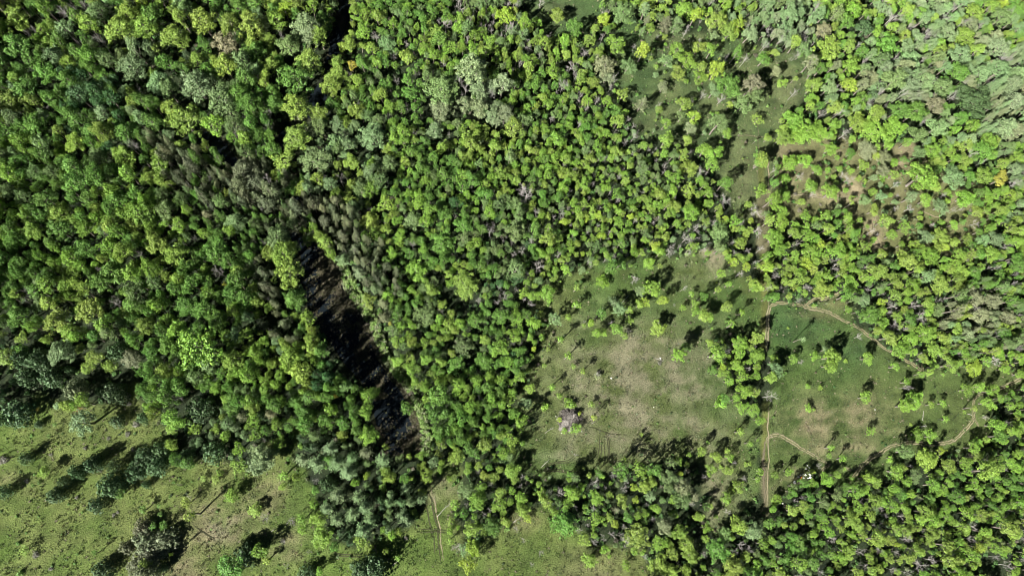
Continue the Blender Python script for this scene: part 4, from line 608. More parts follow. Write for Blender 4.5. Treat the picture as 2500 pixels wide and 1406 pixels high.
trees = []      # dicts: kind, colour, world x, y, r, h, hand
KMIN = dict(t=3.2, h=5, w=4.5, s=2.2, p=4.5, l=7, j=2.6, d=2.5, b=.25)
tan_el = math.tan(SUN_EL)
for tile, txt in HAND.items():
    ox, oy = TILES[tile]
    for e in txt.replace('\n', '').split(';'):
        q = e.split(); k, c = q[0][0], q[0][1]; x, y, d = map(float, q[1:4]); L = float(q[4]) if len(q) > 4 else None
        px, py = ox + x / 2.992, oy + y / 2.992
        _, _, dep = to_world(px, py, 5.0); mpp = float(dep) / FPX      # metres per photo pixel
        wd = d / 2.992 * mpp
        # height from the shadow length, or from the woods around
        if L is not None:
            dot = (px - NADX) * math.cos(SH_DIR) - (py - NADY) * math.sin(SH_DIR)
            h = L / 2.992 / (1 / (mpp * tan_el) - .66 * dot / H)
            h = max(h * (1.45 if px < 1100 else 1.2) + (.25 * wd if k != 'b' else 0), .35 * wd)
        else:
            i = int(reg_at(np.array([px]), np.array([py]))[0]); h = REG[i][2] * (.75 + .25 * min(1.4, wd / 5.5))
            if k == 's': h *= .8
        h = min(max(h, KMIN[k]), 19)
        if k in 'd' and L == 10: h = 1.2
        if k == 'b': h = min(h, max(.35, wd * .7))
        zc = .66 * h
        wx, wy, dep = to_world(px, py, zc); r = d / 2.992 * float(dep) / FPX / 2
        trees.append(dict(k=k, c=c, x=float(wx), y=float(wy), r=r * (.86 if k == 'd' else 1.3 if k == 'j' else 1.12), h=h, hand=True, px=px, py=py))
# saplings seeding in along the ragged meadow edges and through the north clearing
r_s = np.random.RandomState(33); sx_, sy_ = r_s.uniform(-280, 340, 60000), r_s.uniform(-90, 290, 60000); spx, spy, _ = to_px(sx_, sy_, 2)
def near_edge(px, py, P, d):
    m_ = inside(px, py, P); o_ = np.zeros(len(px), bool)
    for a in range(8): o_ |= ~inside(px + d * math.cos(a * .785), py + d * math.sin(a * .785), P)
    return m_ & o_
okm = (spx > 0) & (spx < 2500) & (spy > 0) & (spy < 1406)
e_ = okm & ((near_edge(spx, spy, P_WMEADOW, 26) & (spx > 380)) | near_edge(spx, spy, P_CMEADOW, 32) | near_edge(spx, spy, P_EMEADOW, 20) | (inside(spx, spy, P_NECLEAR) & (spx < 1850)))
e_ &= ~inside(spx, spy, P_LANE); cand = np.flatnonzero(e_)[:105]
for q in cand: trees.append(dict(k='s', c='LLMGOS'[r_s.randint(6)], x=float(sx_[q]), y=float(sy_[q]), r=float(r_s.uniform(.55, 1.05)), h=float(r_s.uniform(2, 4.5)), hand=True, px=float(spx[q]), py=float(spy[q])))
n_hand = len(trees)

# closed woods: places drawn at random, kept apart by their own crown size
rr = np.random.RandomState(11)
NC = 160000
xmin, xmax, ymin, ymax = -300, 370, -100, 300
cxs = rr.uniform(xmin, xmax, NC); cys = rr.uniform(ymin, ymax, NC)
gpx, gpy, _ = to_px(cxs, cys, 7.5)
keep = (gpx > -260) & (gpx < 2760) & (gpy > -200) & (gpy < 1640)
cxs, cys, gpx, gpy = cxs[keep], cys[keep], gpx[keep], gpy[keep]
ri = reg_at(gpx, gpy)
gx0, gy0, _ = to_px(cxs, cys, 0)
op = np.zeros(len(cxs), bool)
wobx, woby = 5 * n4(cxs * 3, cys * 3), 5 * n3(cxs * 3, cys * 3)
for P in OPEN: op |= inside(gpx + wobx, gpy + woby, P)
for P in (P_POND, P_BELT, P_CREEK, P_CREEK2, P_DARK_GAP): op |= inside(gx0, gy0, P)
TRK = [[(1874,785),(1877,757),(1890,744),(1912,741),(1960,748),(2000,755),(2030,766),(2062,785),(2100,803),(2130,828),(2160,852),(2200,873),(2240,896)], [(1965,748),(1985,736),(2020,728),(2050,717)], [(2100,1150),(2112,1130),(2150,1105),(2175,1090),(2205,1083),(2235,1080),(2280,1083),(2320,1078),(2350,1056),(2370,1030),(2377,1005),(2373,985),(2385,968),(2420,955),(2450,943),(2480,930)], [(1888,1065),(1908,1066),(1935,1080),(1980,1108),(2027,1137)], [(1867,1080),(1867,1240)]]
for tk in TRK:
    for ax_, ay_ in ((gpx, gpy), (gx0, gy0), (gpx + 16, gpy - 15), (gpx + 30, gpy - 28), (gpx + 44, gpy - 41)): op |= tracks_soft(ax_, ay_, tk, 1.0 * (15 if ax_ is gpx else 9)) > .37
op |= inside(gpx + 14, gpy - 6, P_POND) | inside(gpx - 12, gpy + 2, P_EDGE_STRIP)
cell = 4.0; grid = {}
def put(x, y, r, i): grid.setdefault((int(x // cell), int(y // cell)), []).append((x, y, r, i))
def clash(x, y, r, f):
    a, b = int(x // cell), int(y // cell)
    for i in range(a - 2, a + 3):
        for j in range(b - 2, b + 3):
            for (X, Y, R, I) in grid.get((i, j), ()):
                g = .98 if I < n_hand else f
                if (X - x) ** 2 + (Y - y) ** 2 < ((R + r) * g) ** 2: return True
    return False
for i, t in enumerate(trees):
    if t['k'] != 'b': put(t['x'], t['y'], t['r'] * (.6 if t['k'] == 'd' else .84), i)
gapn = n4(cxs * 1.3, cys * 1.3)
gapm = n3(cxs * .8, cys * .8)
patch = n4(cxs * .6 + 30, cys * .6)
for q in range(len(cxs)):
    if op[q]: continue
    R = REG[ri[q]]
    if R[3] < .99 and gapm[q] > 2.4 - 3.0 * (1 - R[3]): continue
    if gapn[q] > 1.9: continue
    ks = list(R[4].items()); kk = ks[rr.choice(len(ks), p=np.array([v for _, v in ks]) / sum(v for _, v in ks))][0]
    if kk == 'd' and rr.rand() < .45: kk = 't' if 't' in R[4] else ks[0][0]
    f = math.exp(rr.normal(0, .30)); r = .93 * R[1] * f * dict(w=1.3, s=.6, p=.95, j=1.0, d=.7, l=.95, h=.95, t=1.0)[kk]
    x, y = cxs[q], cys[q]
    if clash(x, y, r, .57 * R[3] ** -.6): continue
    h = R[2] * (f ** .7) * rr.uniform(.82, 1.15) * dict(w=1.05, s=.65, p=1.05, j=.8, d=.95, l=1.1, h=1.08, t=1.0)[kk]
    cs = sorted(R[5].items(), key=lambda q_: 'KGBOLMYPQSTWRN'.index(q_[0])); cum = np.cumsum([v for _, v in cs]) / sum(v for _, v in cs)
    u_ = .5 + .5 * math.erf((.62 * patch[q] + .78 * rr.normal()) / 1.414); c = cs[int(min(np.searchsorted(cum, u_), len(cs) - 1))][0]
    if kk == 'p' and c in 'LMY': c = 'Q'
    if kk == 'd': c = 'D'
    if kk == 'j': c = 'B'
    trees.append(dict(k=kk, c=c, x=float(x), y=float(y), r=float(r), h=float(h), hand=False, px=float(gpx[q]), py=float(gpy[q])))
    put(x, y, r, len(trees) - 1)
print('trees', len(trees), 'hand', n_hand)

for t in trees:
    k = t['k']; t['v'] = rr.randint(len(V_SHRUB) if k == 'b' else len(VAR[k])); t['rot'] = rr.rand() * 6.283
    b = np.array(C[t['c']]) * math.exp(rr.normal(0, .09)) * np.exp(rr.normal(0, .035, 3))
    t['tint'] = [float(q) for q in b]
    t['z'] = float(ground_z(t['x'], t['y']))
    t['lean'] = (float(rr.normal(0, .04)), float(rr.normal(0, .04)))
    t['vis'] = -25 < t['px'] < 2525 and -25 < t['py'] < 1431

# ------------------------------------------------------------ individuals and the rest
KIND = dict(w='broadleaf', t='young', h='young', s='sapling', p='pine', l='poplar', j='juniper', d='dead', b='shrub')  # t and h are broadleaf trees too, of any age, set apart by name
NAME = dict(broadleaf='broadleaf_tree', young='leafy_tree', sapling='sapling', pine='pine_tree', poplar='poplar_tree', juniper='juniper_tree', dead='dead_tree', shrub='shrub')
CAT = dict(broadleaf='broadleaf tree', young='young tree', sapling='sapling', pine='pine tree', poplar='poplar tree', juniper='juniper tree', dead='dead tree', shrub='shrub')
for t in trees: t['K'] = KIND[t['k']]
indiv, rest = [], []
for K in NAME:
    L = [t for t in trees if t['K'] == K]
    vis = sorted([t for t in L if t['vis']], key=lambda t: (-t['hand'], -t['r']))
    lim = 300
    a = vis[:lim]; ids = {id(t) for t in a}
    indiv += a; rest += [t for t in L if id(t) not in ids]
    print(K, len(L), len(vis), len(a))
# ------------------------------------------------------------ labels: how each plant looks and which landmark it stands by
LM = [(1387,1025,'the brush pile'),(1952,1160,'the cluster of pale stones'),(1880,745,'the upper track bend'),(2376,985,'the track fork by the right hand wood'),
 (2030,870,'the large round tree in the east meadow'),(2027,1137,'the end of the short sandy track'),(1502,295,'the round yellow-green tree of the north clearing'),(1870,300,'the footpath crossing'),
 (2070,470,'the sandy bare ground of the dry clearing'),(2140,590,'the lower sandy patch of the dry clearing'),(2350,620,'the sandy patch near the right edge'),(1735,615,'the straw patch at the centre meadow top'),
 (1620,732,'the lime yellow tree of the centre meadow'),(1661,862,'the large lone tree of the centre meadow'),(1612,801,'the thorny thicket of the centre meadow'),(1282,475,'the great grey dead tree of the middle wood'),
 (1316,650,'the forked dead tree at the meadow corner'),(705,640,'the pond head'),(840,830,'the middle of the pond'),(975,1010,'the reddish pond foot'),(815,120,'the upper creek'),(755,260,'the creek bend'),(700,370,'the lower creek'),
 (530,345,'the dark hollow'),(180,60,'the top left corner wood'),(60,300,'the left edge of the picture under the top wood'),(330,230,'the gap with grey branches'),(600,130,'the pale tall trees left of the creek'),(420,60,'the top edge left of the tall trees'),
 (120,520,'the left edge half way down'),(330,480,'the middle of the west wood'),(590,450,'the grey-green pine belt'),(630,680,'the pines left of the pond'),(250,700,'the lower west wood'),(480,760,'the west wood left of the pond'),(110,880,'the dark trees at the left edge'),
 (300,900,'the shaded bay of the west meadow'),(60,1000,'the dark conifer at the left edge'),(80,1110,'the lone dark shadow of the west meadow'),(150,1160,'the dark conifer row of the west meadow'),(250,1190,'the big conifer clump of the west meadow'),(370,1150,'the conifers beside the wood corner'),(350,1320,'the grey conifer clump at the bottom'),
 (540,1290,'the pale bare patch of the west meadow'),(460,1210,'the round shrub with dark shadow'),(630,1240,'the yellow-green round tree of the west meadow'),(580,1080,'the wood corner above the west meadow'),(680,1080,'the grassy gap by the dark conifers'),(830,1130,'the dark conifer wood'),(850,1260,'the lower dark conifer wood'),(640,1370,'the bottom edge clump'),(790,1300,'the bright round tree below the conifers'),(960,1370,'the black shadow at the bottom edge'),
 (1075,1180,'the straw patch by the old track'),(1065,1290,'the old double track'),(1160,1240,'the trees right of the old track'),(1135,1380,'the yellow-green tree at the bottom edge'),(1130,1040,'the bright wood tip beside the meadow'),(1230,860,'the wood edge left of the centre meadow'),(1060,700,'the middle wood right of the pond'),(940,640,'the pond right bank'),(880,420,'the silvery trees of the upper middle wood'),(1080,230,'the pale whitish trees of the upper middle wood'),
 (1180,60,'the dead poles at the top edge'),(990,110,'the forked dead stem at the top'),(1180,520,'the grey thicket of the middle wood'),(1400,160,'the large bare tree at the clearing edge'),(1480,190,'the dull grey tree at the clearing edge'),(1640,170,'the middle of the north clearing'),(1750,170,'the right part of the north clearing'),(1650,40,'the top edge above the north clearing'),(1830,210,'the tan tree row beside the clearing'),(1560,340,'the lower edge of the north clearing'),(1700,390,'the young trees below the clearing'),(1800,430,'the dark shadows beside the mown line'),(1850,520,'the white dead trees on the mown line'),(1690,570,'the grey dead trees above the meadow'),(1560,500,'the young wood left of the mown line'),(1420,560,'the young wood above the centre meadow'),
 (1950,320,'the rounded bright wood corner'),(1990,200,'the bright wood right of the clearing'),(2080,210,'the lime tree in the right wood'),(2000,60,'the top edge right of the clearing'),(2170,60,'the fallen pale stems at the top'),(2330,130,'the white stemmed trees near the top right'),(2440,40,'the top right corner'),(2450,170,'the silvery trees by the right edge'),(2380,260,'the large dark green tree group'),(2450,310,'the pale poplars at the right edge'),(2230,300,'the silvery wood above the dry clearing'),(2150,380,'the small trees above the dry clearing'),(2290,430,'the shaded trees right of the dry clearing'),(2440,430,'the golden tree near the right edge'),(1960,430,'the trees left of the dry clearing'),(1930,560,'the bright wood right of the mown line'),(2040,650,'the thick wood above the track'),(1900,690,'the dead trees above the track bend'),(2250,540,'the trees right of the sandy trail'),(2280,680,'the round trees in the right wood'),(2420,560,'the right edge beside the sandy patch'),(2245,775,'the white fallen tree'),(2180,800,'the grey dead tree by the track'),(2400,760,'the dull olive stand at the right edge'),(2330,880,'the yellow-green wood above the track'),(2120,830,'the small bare tree beside the track'),
 (1800,900,'the leafy strip between the two meadows'),(1890,890,'the shaded trees left of the east meadow'),(2110,960,'the lone leafy tree below the east track'),(2125,1055,'the small lone tree of the east meadow'),(2220,980,'the bush clump right of the east meadow'),(2280,1060,'the small trees above the long track'),(2030,1100,'the slim trees near the lower meadow end'),(2440,1040,'the trees right of the track fork'),(2200,1160,'the wood edge below the long track'),(2060,1220,'the trees below the pale stones'),(2100,1340,'the bottom wood with grey dead trees'),(2300,1260,'the lower right wood'),(2420,1370,'the bottom right corner'),(1920,1370,'the wood right of the straight lane foot'),(1800,1380,'the dark shade left of the straight lane foot'),
 (1300,1010,'the small trees left of the brush pile'),(1280,1100,'the shaded corner under the wood tip'),(1400,920,'the slim trees of the centre meadow left side'),(1350,780,'the sprinkled trees at the meadow left edge'),(1480,790,'the tree band crossing the meadow'),(1560,660,'the wood edge at the meadow top'),(1700,720,'the spaced trees at the meadow right top'),(1720,1110,'the slim trees at the meadow foot'),(1560,1150,'the leafy tree at the meadow foot'),(1400,1200,'the open wood below the meadow'),(1560,1230,'the dense trees below the meadow'),(1680,1220,'the olive trees with long shadows'),(1750,1200,'the pale bare patch by the lane'),(1370,1280,'the dark star shaped tree'),(1320,1350,'the pair of grey snags at the bottom'),(1440,1370,'the tree group at the bottom middle'),(1600,1370,'the pale green crowns at the bottom'),(1760,1300,'the round crowns near the lane foot')]
DIRS = ['right of', 'upper right of', 'above', 'upper left of', 'left of', 'lower left of', 'below', 'lower right of']
def size_word(t, q):
    K = t['K']; r = t['r']
    for lim, wd in zip(q[K], ('tiny', 'small', 'medium', 'large')):
        if r < lim: return wd
    return 'huge'
qs = {}
for K in NAME:
    R = np.array([t['r'] for t in indiv if t['K'] == K]); qs[K] = list(np.percentile(R, [12, 40, 75, 94])) if len(R) else [1, 2, 3, 4]
NOUN = dict(broadleaf='broad crowned tree', young='leafy tree', sapling='slim sapling', pine='pine', poplar='narrow poplar', juniper='bushy conifer', dead='dead tree', shrub='low shrub')
LMX = np.array([[a, b] for a, b, _ in LM], float)
lab = {}
for t in indiv:
    d = np.hypot(LMX[:, 0] - t['px'], LMX[:, 1] - t['py']); i = int(d.argmin()); dd = d[i]
    if dd < 12: pos = 'at'
    else:
        a = math.degrees(math.atan2(-(t['py'] - LMX[i, 1]), t['px'] - LMX[i, 0])) % 360
        pos = ('just ' if dd < 40 else '') + DIRS[int(((a + 22.5) % 360) // 45)]
    colw = '' if t['K'] == 'dead' else WORD[t['c']] + ' '
    t['label'] = f"{size_word(t, qs)} {colw}{NOUN[t['K']]} {pos} {LM[i][2]}"
    t['gl'] = i
    lab.setdefault(t['label'], []).append(t)
ORD = ['first', 'second', 'third', 'fourth', 'fifth', 'sixth', 'seventh', 'eighth', 'ninth', 'tenth']
def rank(L):
    h = max(q['px'] for q in L) - min(q['px'] for q in L) >= max(q['py'] for q in L) - min(q['py'] for q in L)
    L.sort(key=lambda q: q['px'] if h else q['py']); n = len(L)
    if n == 2: ws = ('left one of two', 'right one of two') if h else ('upper one of two', 'lower one of two')
    else: ws = [f"{ORD[min(i, 9)]} from {'the left' if h else 'the top'}" for i in range(n)]
    for q, w_ in zip(L, ws): q['label'] = q['label'] + ', ' + w_
for l, L in lab.items():
    if len(L) > 1: rank(L)
short = 0
for t in indiv:
    ws = t['label'].split()
    if len(ws) > 16:
        t['label'] = t['label'].replace('medium ', '').replace(' and ', ' ').replace('dead tree', 'dead tree').replace('broad crowned', 'broad').replace('the first from', 'first from')
        ws = t['label'].split()
    if len(ws) > 16: t['label'] = t['label'].replace(' the ', ' '); short += 1
    for a_, b_ in ((' one of two', ' one'), (' broad tree', ' tree'), ('bluish dark green', 'bluish'), (' slim sapling', ' sapling'), ('bushy conifer', 'conifer'), (' low shrub', ' shrub'), (' narrow poplar', ' poplar'), (' trees by right edge', ' trees by the edge')):
        if len(t['label'].split()) > 16: t['label'] = t['label'].replace(a_, b_)
print('long labels', short, 'dups', len(indiv) - len({t['label'] for t in indiv}))
AREA = [(P_WMEADOW, 'the west meadow'), (P_CMEADOW, 'the centre meadow'), (P_EMEADOW, 'the east meadow'), (P_NECLEAR, 'the north clearing'), (P_EAST, 'the dry eastern clearing')]
def area(t):
    for P, n in AREA:
        if inside(np.array([t['px']]), np.array([t['py']]), P)[0]: return n
    if t['px'] < 800: return 'the west wood'
    if t['px'] < 1870: return 'the middle wood' if t['py'] < 1000 else 'the bottom wood'
    return 'the north east wood' if t['py'] < 450 else 'the east wood' if t['py'] < 950 else 'the lower right wood'
PLUR = dict(broadleaf='broad crowned trees', young='leafy trees', sapling='slim saplings', pine='pines', poplar='narrow poplars', juniper='bushy conifers', dead='bare dead trees', shrub='low shrubs')

# ------------------------------------------------------------ build the individual plants
for t in indiv:
    K = t['K']; s = (t['r'], t['r'], t['h'])
    if K == 'shrub':
        o = bpy.data.objects.new('shrub', V_SHRUB[t['v']]); o['tint'] = t['tint'] if t['c'] not in 'DT' else [.115, .115, .085]; top = o; o.scale = s; col.objects.link(o)
    else:
        cm, tm = VAR[t['k']][t['v']]
        top = bpy.data.objects.new(NAME[K], None); col.objects.link(top); top.scale = s; top.empty_display_size = .1
        c = bpy.data.objects.new('branches' if K == 'dead' else 'crown', cm); c['tint'] = t['tint']; c.parent = top; col.objects.link(c)
        u = bpy.data.objects.new('trunk', tm); u.parent = top; col.objects.link(u)
    top.location = (t['x'], t['y'], t['z'] - .05); top.rotation_euler = (t['lean'][0], t['lean'][1], t['rot'])
    if K == 'dead' and t['h'] < 1.3: top.scale = (t['r'], t['r'], 1.3)
    top['label'] = t['label']; top['category'] = CAT[K]; top['group'] = PLUR[K] + ' in ' + area(t)

# ------------------------------------------------------------ what nobody could count
def scatter(name, X, Y, Z, rot, scale, tint, var, sets, label):
    n = len(X); me = bpy.data.meshes.new(name); me.vertices.add(n)
    me.vertices.foreach_set('co', np.stack([X, Y, Z], 1).astype(np.float32).ravel())
    for nm, ty, arr, key in (('turn', 'FLOAT_VECTOR', rot, 'vector'), ('size', 'FLOAT_VECTOR', scale, 'vector'), ('tint', 'FLOAT_VECTOR', tint, 'vector'), ('kind_no', 'INT', var, 'value')):
        a = me.attributes.new(nm, ty, 'POINT'); a.data.foreach_set(key, np.asarray(arr, np.int32 if ty == 'INT' else np.float32).ravel())
    ob = bpy.data.objects.new(name, me); col.objects.link(ob); ob['kind'] = 'stuff'; ob['label'] = label
    ng = bpy.data.node_groups.new(name, 'GeometryNodeTree'); ng.interface.new_socket('Geometry', in_out='INPUT', socket_type='NodeSocketGeometry'); ng.interface.new_socket('Geometry', in_out='OUTPUT', socket_type='NodeSocketGeometry')
    N = ng.nodes; gi = N.new('NodeGroupInput'); gout = N.new('NodeGroupOutput'); jn = N.new('GeometryNodeJoinGeometry')
    def attr(nm, ty):
        a = N.new('GeometryNodeInputNamedAttribute'); a.data_type = ty; a.inputs[0].default_value = nm; return a.outputs[0]
    for si, meshes in enumerate(sets):
        cl = bpy.data.collections.new(f'{name}_source')
        for q, mm in enumerate(meshes):
            cl.objects.link(bpy.data.objects.new(f'{name}_kind_{chr(97 + si)}{chr(97 + q)}', mm))
        ci = N.new('GeometryNodeCollectionInfo'); ci.inputs[0].default_value = cl; ci.inputs['Separate Children'].default_value = True; ci.inputs['Reset Children'].default_value = True
        ip = N.new('GeometryNodeInstanceOnPoints'); ip.inputs['Pick Instance'].default_value = True
        ng.links.new(gi.outputs[0], ip.inputs['Points']); ng.links.new(ci.outputs[0], ip.inputs['Instance'])
        er = N.new('FunctionNodeEulerToRotation'); ng.links.new(attr('turn', 'FLOAT_VECTOR'), er.inputs[0])
        ng.links.new(er.outputs[0], ip.inputs['Rotation']); ng.links.new(attr('size', 'FLOAT_VECTOR'), ip.inputs['Scale']); ng.links.new(attr('kind_no', 'INT'), ip.inputs['Instance Index'])
        ng.links.new(ip.outputs[0], jn.inputs[0])
    ng.links.new(jn.outputs[0], gout.inputs[0])
    md = ob.modifiers.new('spread', 'NODES'); md.node_group = ng
    return ob
RL = dict(broadleaf='far spread mass of leafy crowns filling the woods', young='dense mass of smaller leafy crowns filling the woods', pine='dense mass of grey-green pines in the pine belts and dark wood', sapling='mass of thin saplings among the trees', juniper='mass of bushy dark conifers at the left', dead='mass of grey leafless trees in the woods', poplar='mass of pale narrow poplars', shrub='mass of low shrubs')
RN_ = dict(broadleaf='broadleaf_woods', young='leafy_woods', pine='pine_woods', sapling='sapling_undergrowth', juniper='juniper_woods', dead='dead_woods', poplar='poplar_woods', shrub='shrub_undergrowth')
for K in NAME:
    for ks in ('w', 't', 'h', 's', 'p', 'l', 'j', 'd'):
        L = [t for t in rest if t['K'] == K and t['k'] == ks]
        if not L: continue
        scatter(RN_[K], *[np.array([t[a] for t in L]) for a in ('x', 'y', 'z')], [[t['lean'][0], t['lean'][1], t['rot']] for t in L], [[t['r'], t['r'], t['h']] for t in L], [t['tint'] for t in L], [t['v'] for t in L],
                [[a for a, b in VAR[ks]], [b for a, b in VAR[ks]]], RL[K])

# low growth under the trees
def tuft(seed, blades=9, R=.35, Ht=.38, wd=.10):
    rng = np.random.RandomState(seed); v, f = [], []
    for i in range(blades):
        a = rng.rand() * 6.283; r0 = R * .45 * math.sqrt(rng.rand()); b = np.array([r0 * math.cos(a * 3), r0 * math.sin(a * 3), 0]); o = np.array([math.cos(a), math.sin(a), 0]); s = np.array([-o[1], o[0], 0]) * wd * rng.uniform(.6, 1.2)
        tip = b + o * R * rng.uniform(.4, 1.0) + [0, 0, Ht * rng.uniform(.5, 1.1)]; mid = b + (tip - b) * .55 + [0, 0, Ht * .15]
        k = len(v); v += [b - s, b + s, mid + s * .8, tip, mid - s * .8]; f += [[k, k + 1, k + 2, k + 3, k + 4]]
    me = bpy.data.meshes.new('tuft'); me.from_pydata([tuple(map(float, q)) for q in v], [], f); me.materials.append(M_GRASS); me.update(); return me
TUFT = [tuft(i, 9, .5, .34, .11) for i in range(4)]
UNDER = [shrub(300 + i, 1.0, 1.0, 150, .36) for i in range(3)]
def pick(n, cond, seed, zref=0, box=(-285, 360, -85, 290)):
    r = np.random.RandomState(seed); x = r.uniform(box[0], box[1], n); y = r.uniform(box[2], box[3], n); px, py, _ = to_px(x, y, zref)
    k = (px > -150) & (px < 2650) & (py > -120) & (py < 1530); x, y, px, py = x[k], y[k], px[k], py[k]; m = cond(px, py, x, y, r); return x[m], y[m], r
openm = lambda px, py: inside(px, py, P_WMEADOW) | inside(px, py, P_CMEADOW) | inside(px, py, P_EMEADOW) | inside(px, py, P_NECLEAR) | inside(px, py, P_NCLEAR)
wet = lambda px, py: inside(px, py, P_POND) | inside(px, py, P_CREEK) | inside(px, py, P_CREEK2) | inside(px, py, P_DARK_GAP) | inside(px, py, P_EDGE_STRIP)
lane = lambda px, py: inside(px, py, P_LANE)
def soil_at(x, y):
    i = np.clip((x - xs0[0]) / .7, 0, len(xs0) - 1).astype(int) + len(ext); j = np.clip((y - ys0[0]) / .7, 0, len(ys0) - 1).astype(int) + len(ext); return colr[j, i]
x, y, r = pick(30000, lambda px, py, x, y, r: ~(openm(px, py) | wet(px, py) | lane(px, py) | inside(px, py, P_BELT)) & (r.rand(len(px)) < np.where(inside(px, py, P_EAST), .2, .9)), 5)
n = len(x); s = r.uniform(.5, 1.5, n); g = np.array([(.06, .13, .03), (.09, .17, .035), (.05, .10, .03), (.10, .13, .05), (.11, .10, .07)])[r.choice(5, n, p=[.35, .3, .2, .10, .05])] * r.uniform(.7, 1.2, (n, 1))
scatter('forest_undergrowth', x, y, ground_z(x, y), np.stack([0 * x, 0 * x, r.rand(n) * 6.28], 1), np.stack([s, s, s * r.uniform(.5, 1.3, n)], 1), g, r.randint(0, 3, n), [UNDER], 'low bushes and saplings growing beneath the trees')
# grass tufts in the meadows
def tcond(px, py, x, y, r): return openm(px, py) & ~lane(px, py) & (r.rand(len(px)) < np.clip(.55 + .35 * n4(x * 3, y * 3), .12, 1))
x, y, r = pick(230000, tcond, 6); n = len(x); s = r.uniform(.5, 1.35, n) ; sc_ = soil_at(x, y) * r.uniform(.75, 1.25, (n, 1)) * np.exp(r.normal(0, .06, (n, 3)))
q = r.rand(n) < .06; sc_[q] = np.array([.17, .155, .10]) * r.uniform(.8, 1.1, (q.sum(), 1))
scatter('meadow_grass', x, y, ground_z(x, y), np.stack([0 * x, 0 * x, r.rand(n) * 6.28], 1), np.stack([s, s, s * r.uniform(.6, 1.5, n)], 1), sc_, r.randint(0, 4, n), [TUFT], 'tufts of meadow grass, green and straw coloured')
print('tufts', n)
# weeds and little bushes strewn over the meadows
x, y, r = pick(9000, lambda px, py, x, y, r: openm(px, py) & ~lane(px, py) & (r.rand(len(px)) < np.clip(.24 + .3 * n3(x * 2 + 40, y * 2), .04, .8)), 16); n = len(x); s = r.uniform(.2, .62, n)
g = np.array([(.07, .13, .03), (.10, .17, .04), (.045, .07, .025), (.11, .10, .06), (.09, .075, .05)])[r.choice(5, n, p=[.35, .2, .2, .15, .10])] * r.uniform(.8, 1.2, (n, 1))
scatter('meadow_weeds', x, y, ground_z(x, y), np.stack([0 * x, 0 * x, r.rand(n) * 6.28], 1), np.stack([s * 1.2, s * 1.2, s * 1.1], 1), g, r.randint(0, 3, n), [UNDER], 'small weeds strewn over the meadows')
# scrub stepping out from the wood edges into the open ground
def ccond(px, py, x, y, r):
    nz = np.clip(.5 + .5 * n4(x * 3 + 9, y * 3), 0, 1)
    e = near_edge(px, py, P_WMEADOW, 22) * (px > 330) * .5 + near_edge(px, py, P_CMEADOW, 34) * .42 + near_edge(px, py, P_EMEADOW, 18) * .4 + inside(px, py, P_NECLEAR) * .30 + inside(px, py, P_EAST) * .25 + inside(px, py, P_NCLEAR) * .2
    return ~lane(px, py) & (r.rand(len(px)) < e * nz * 1.3)
x, y, r = pick(60000, ccond, 18); n = len(x); s = np.exp(r.normal(-.7, .45, n)); g = np.array([(.10, .19, .04), (.13, .22, .05), (.07, .14, .03), (.13, .15, .07), (.10, .09, .06)])[r.choice(5, n, p=[.3, .25, .25, .12, .08])] * r.uniform(.8, 1.15, (n, 1))
scatter('edge_scrub', x, y, ground_z(x, y), np.stack([0 * x, 0 * x, r.rand(n) * 6.28], 1), np.stack([s, s, s * r.uniform(.9, 2.0, n)], 1), g, r.randint(0, 3, n), [UNDER], 'low scrub and seedlings along the meadow edges and in the clearings')
print('scrub', n)
# sedges on and beside the pond
PB = (-75, 5, -5, 115)
SED = [tuft(40 + i, 12, .7, .8, .10) for i in range(3)]
belt = lambda px, py: inside(px, py, P_BELT)
def scond(px, py, x, y, r):
    isl = blobs(px, py, ISL) * 1.3
    return (belt(px, py) & (r.rand(len(px)) < .8)) | (inside(px, py, P_POND) & (r.rand(len(px)) < isl * np.clip(.5 + .5 * n4(x * 4, y * 4), 0, 1) + .02))
x, y, r = pick(110000, scond, 9, 0, PB); n = len(x); s = r.uniform(.4, .9, n); g = np.array([(.085, .075, .042), (.075, .08, .034), (.115, .10, .066), (.05, .047, .032)])[r.randint(0, 4, n)] * r.uniform(.7, 1.2, (n, 1))
scatter('pond_sedge', x, y, np.maximum(ground_z(x, y), -.40), np.stack([0 * x, 0 * x, r.rand(n) * 6.28], 1), np.stack([s, s, s * .6], 1), g, r.randint(0, 3, n), [SED], 'brown sedge and reed clumps in the pond and along its right bank')
x, y, r = pick(12000, lambda px, py, x, y, r: belt(px, py) & (px > 850) & (r.rand(len(px)) < .35), 12, 0, PB); n = len(x); s = r.uniform(.35, .9, n); g = np.array([(.10, .10, .05), (.14, .12, .09), (.06, .06, .04)])[r.randint(0, 3, n)] * r.uniform(.8, 1.2, (n, 1))
scatter('bank_brush', x, y, ground_z(x, y), np.stack([0 * x, 0 * x, r.rand(n) * 6.28], 1), np.stack([s, s, s * 1.2], 1), g, r.randint(0, 3, n), [UNDER], 'grey-brown brush on the right bank of the pond')
x, y, r = pick(17000, lambda px, py, x, y, r: inside(px, py, P_EDGE_STRIP), 14, 0, PB); n = len(x); s = r.uniform(.5, 1.3, n); g = np.array([(.15, .25, .055), (.18, .25, .08), (.12, .20, .045), (.17, .20, .10)])[r.randint(0, 4, n)] * r.uniform(.85, 1.2, (n, 1))
scatter('bank_scrub', x, y, ground_z(x, y), np.stack([0 * x, 0 * x, r.rand(n) * 6.28], 1), np.stack([s, s, s * 1.3], 1), g, r.randint(0, 3, n), [UNDER], 'pale green scrub fringing the right bank of the pond')
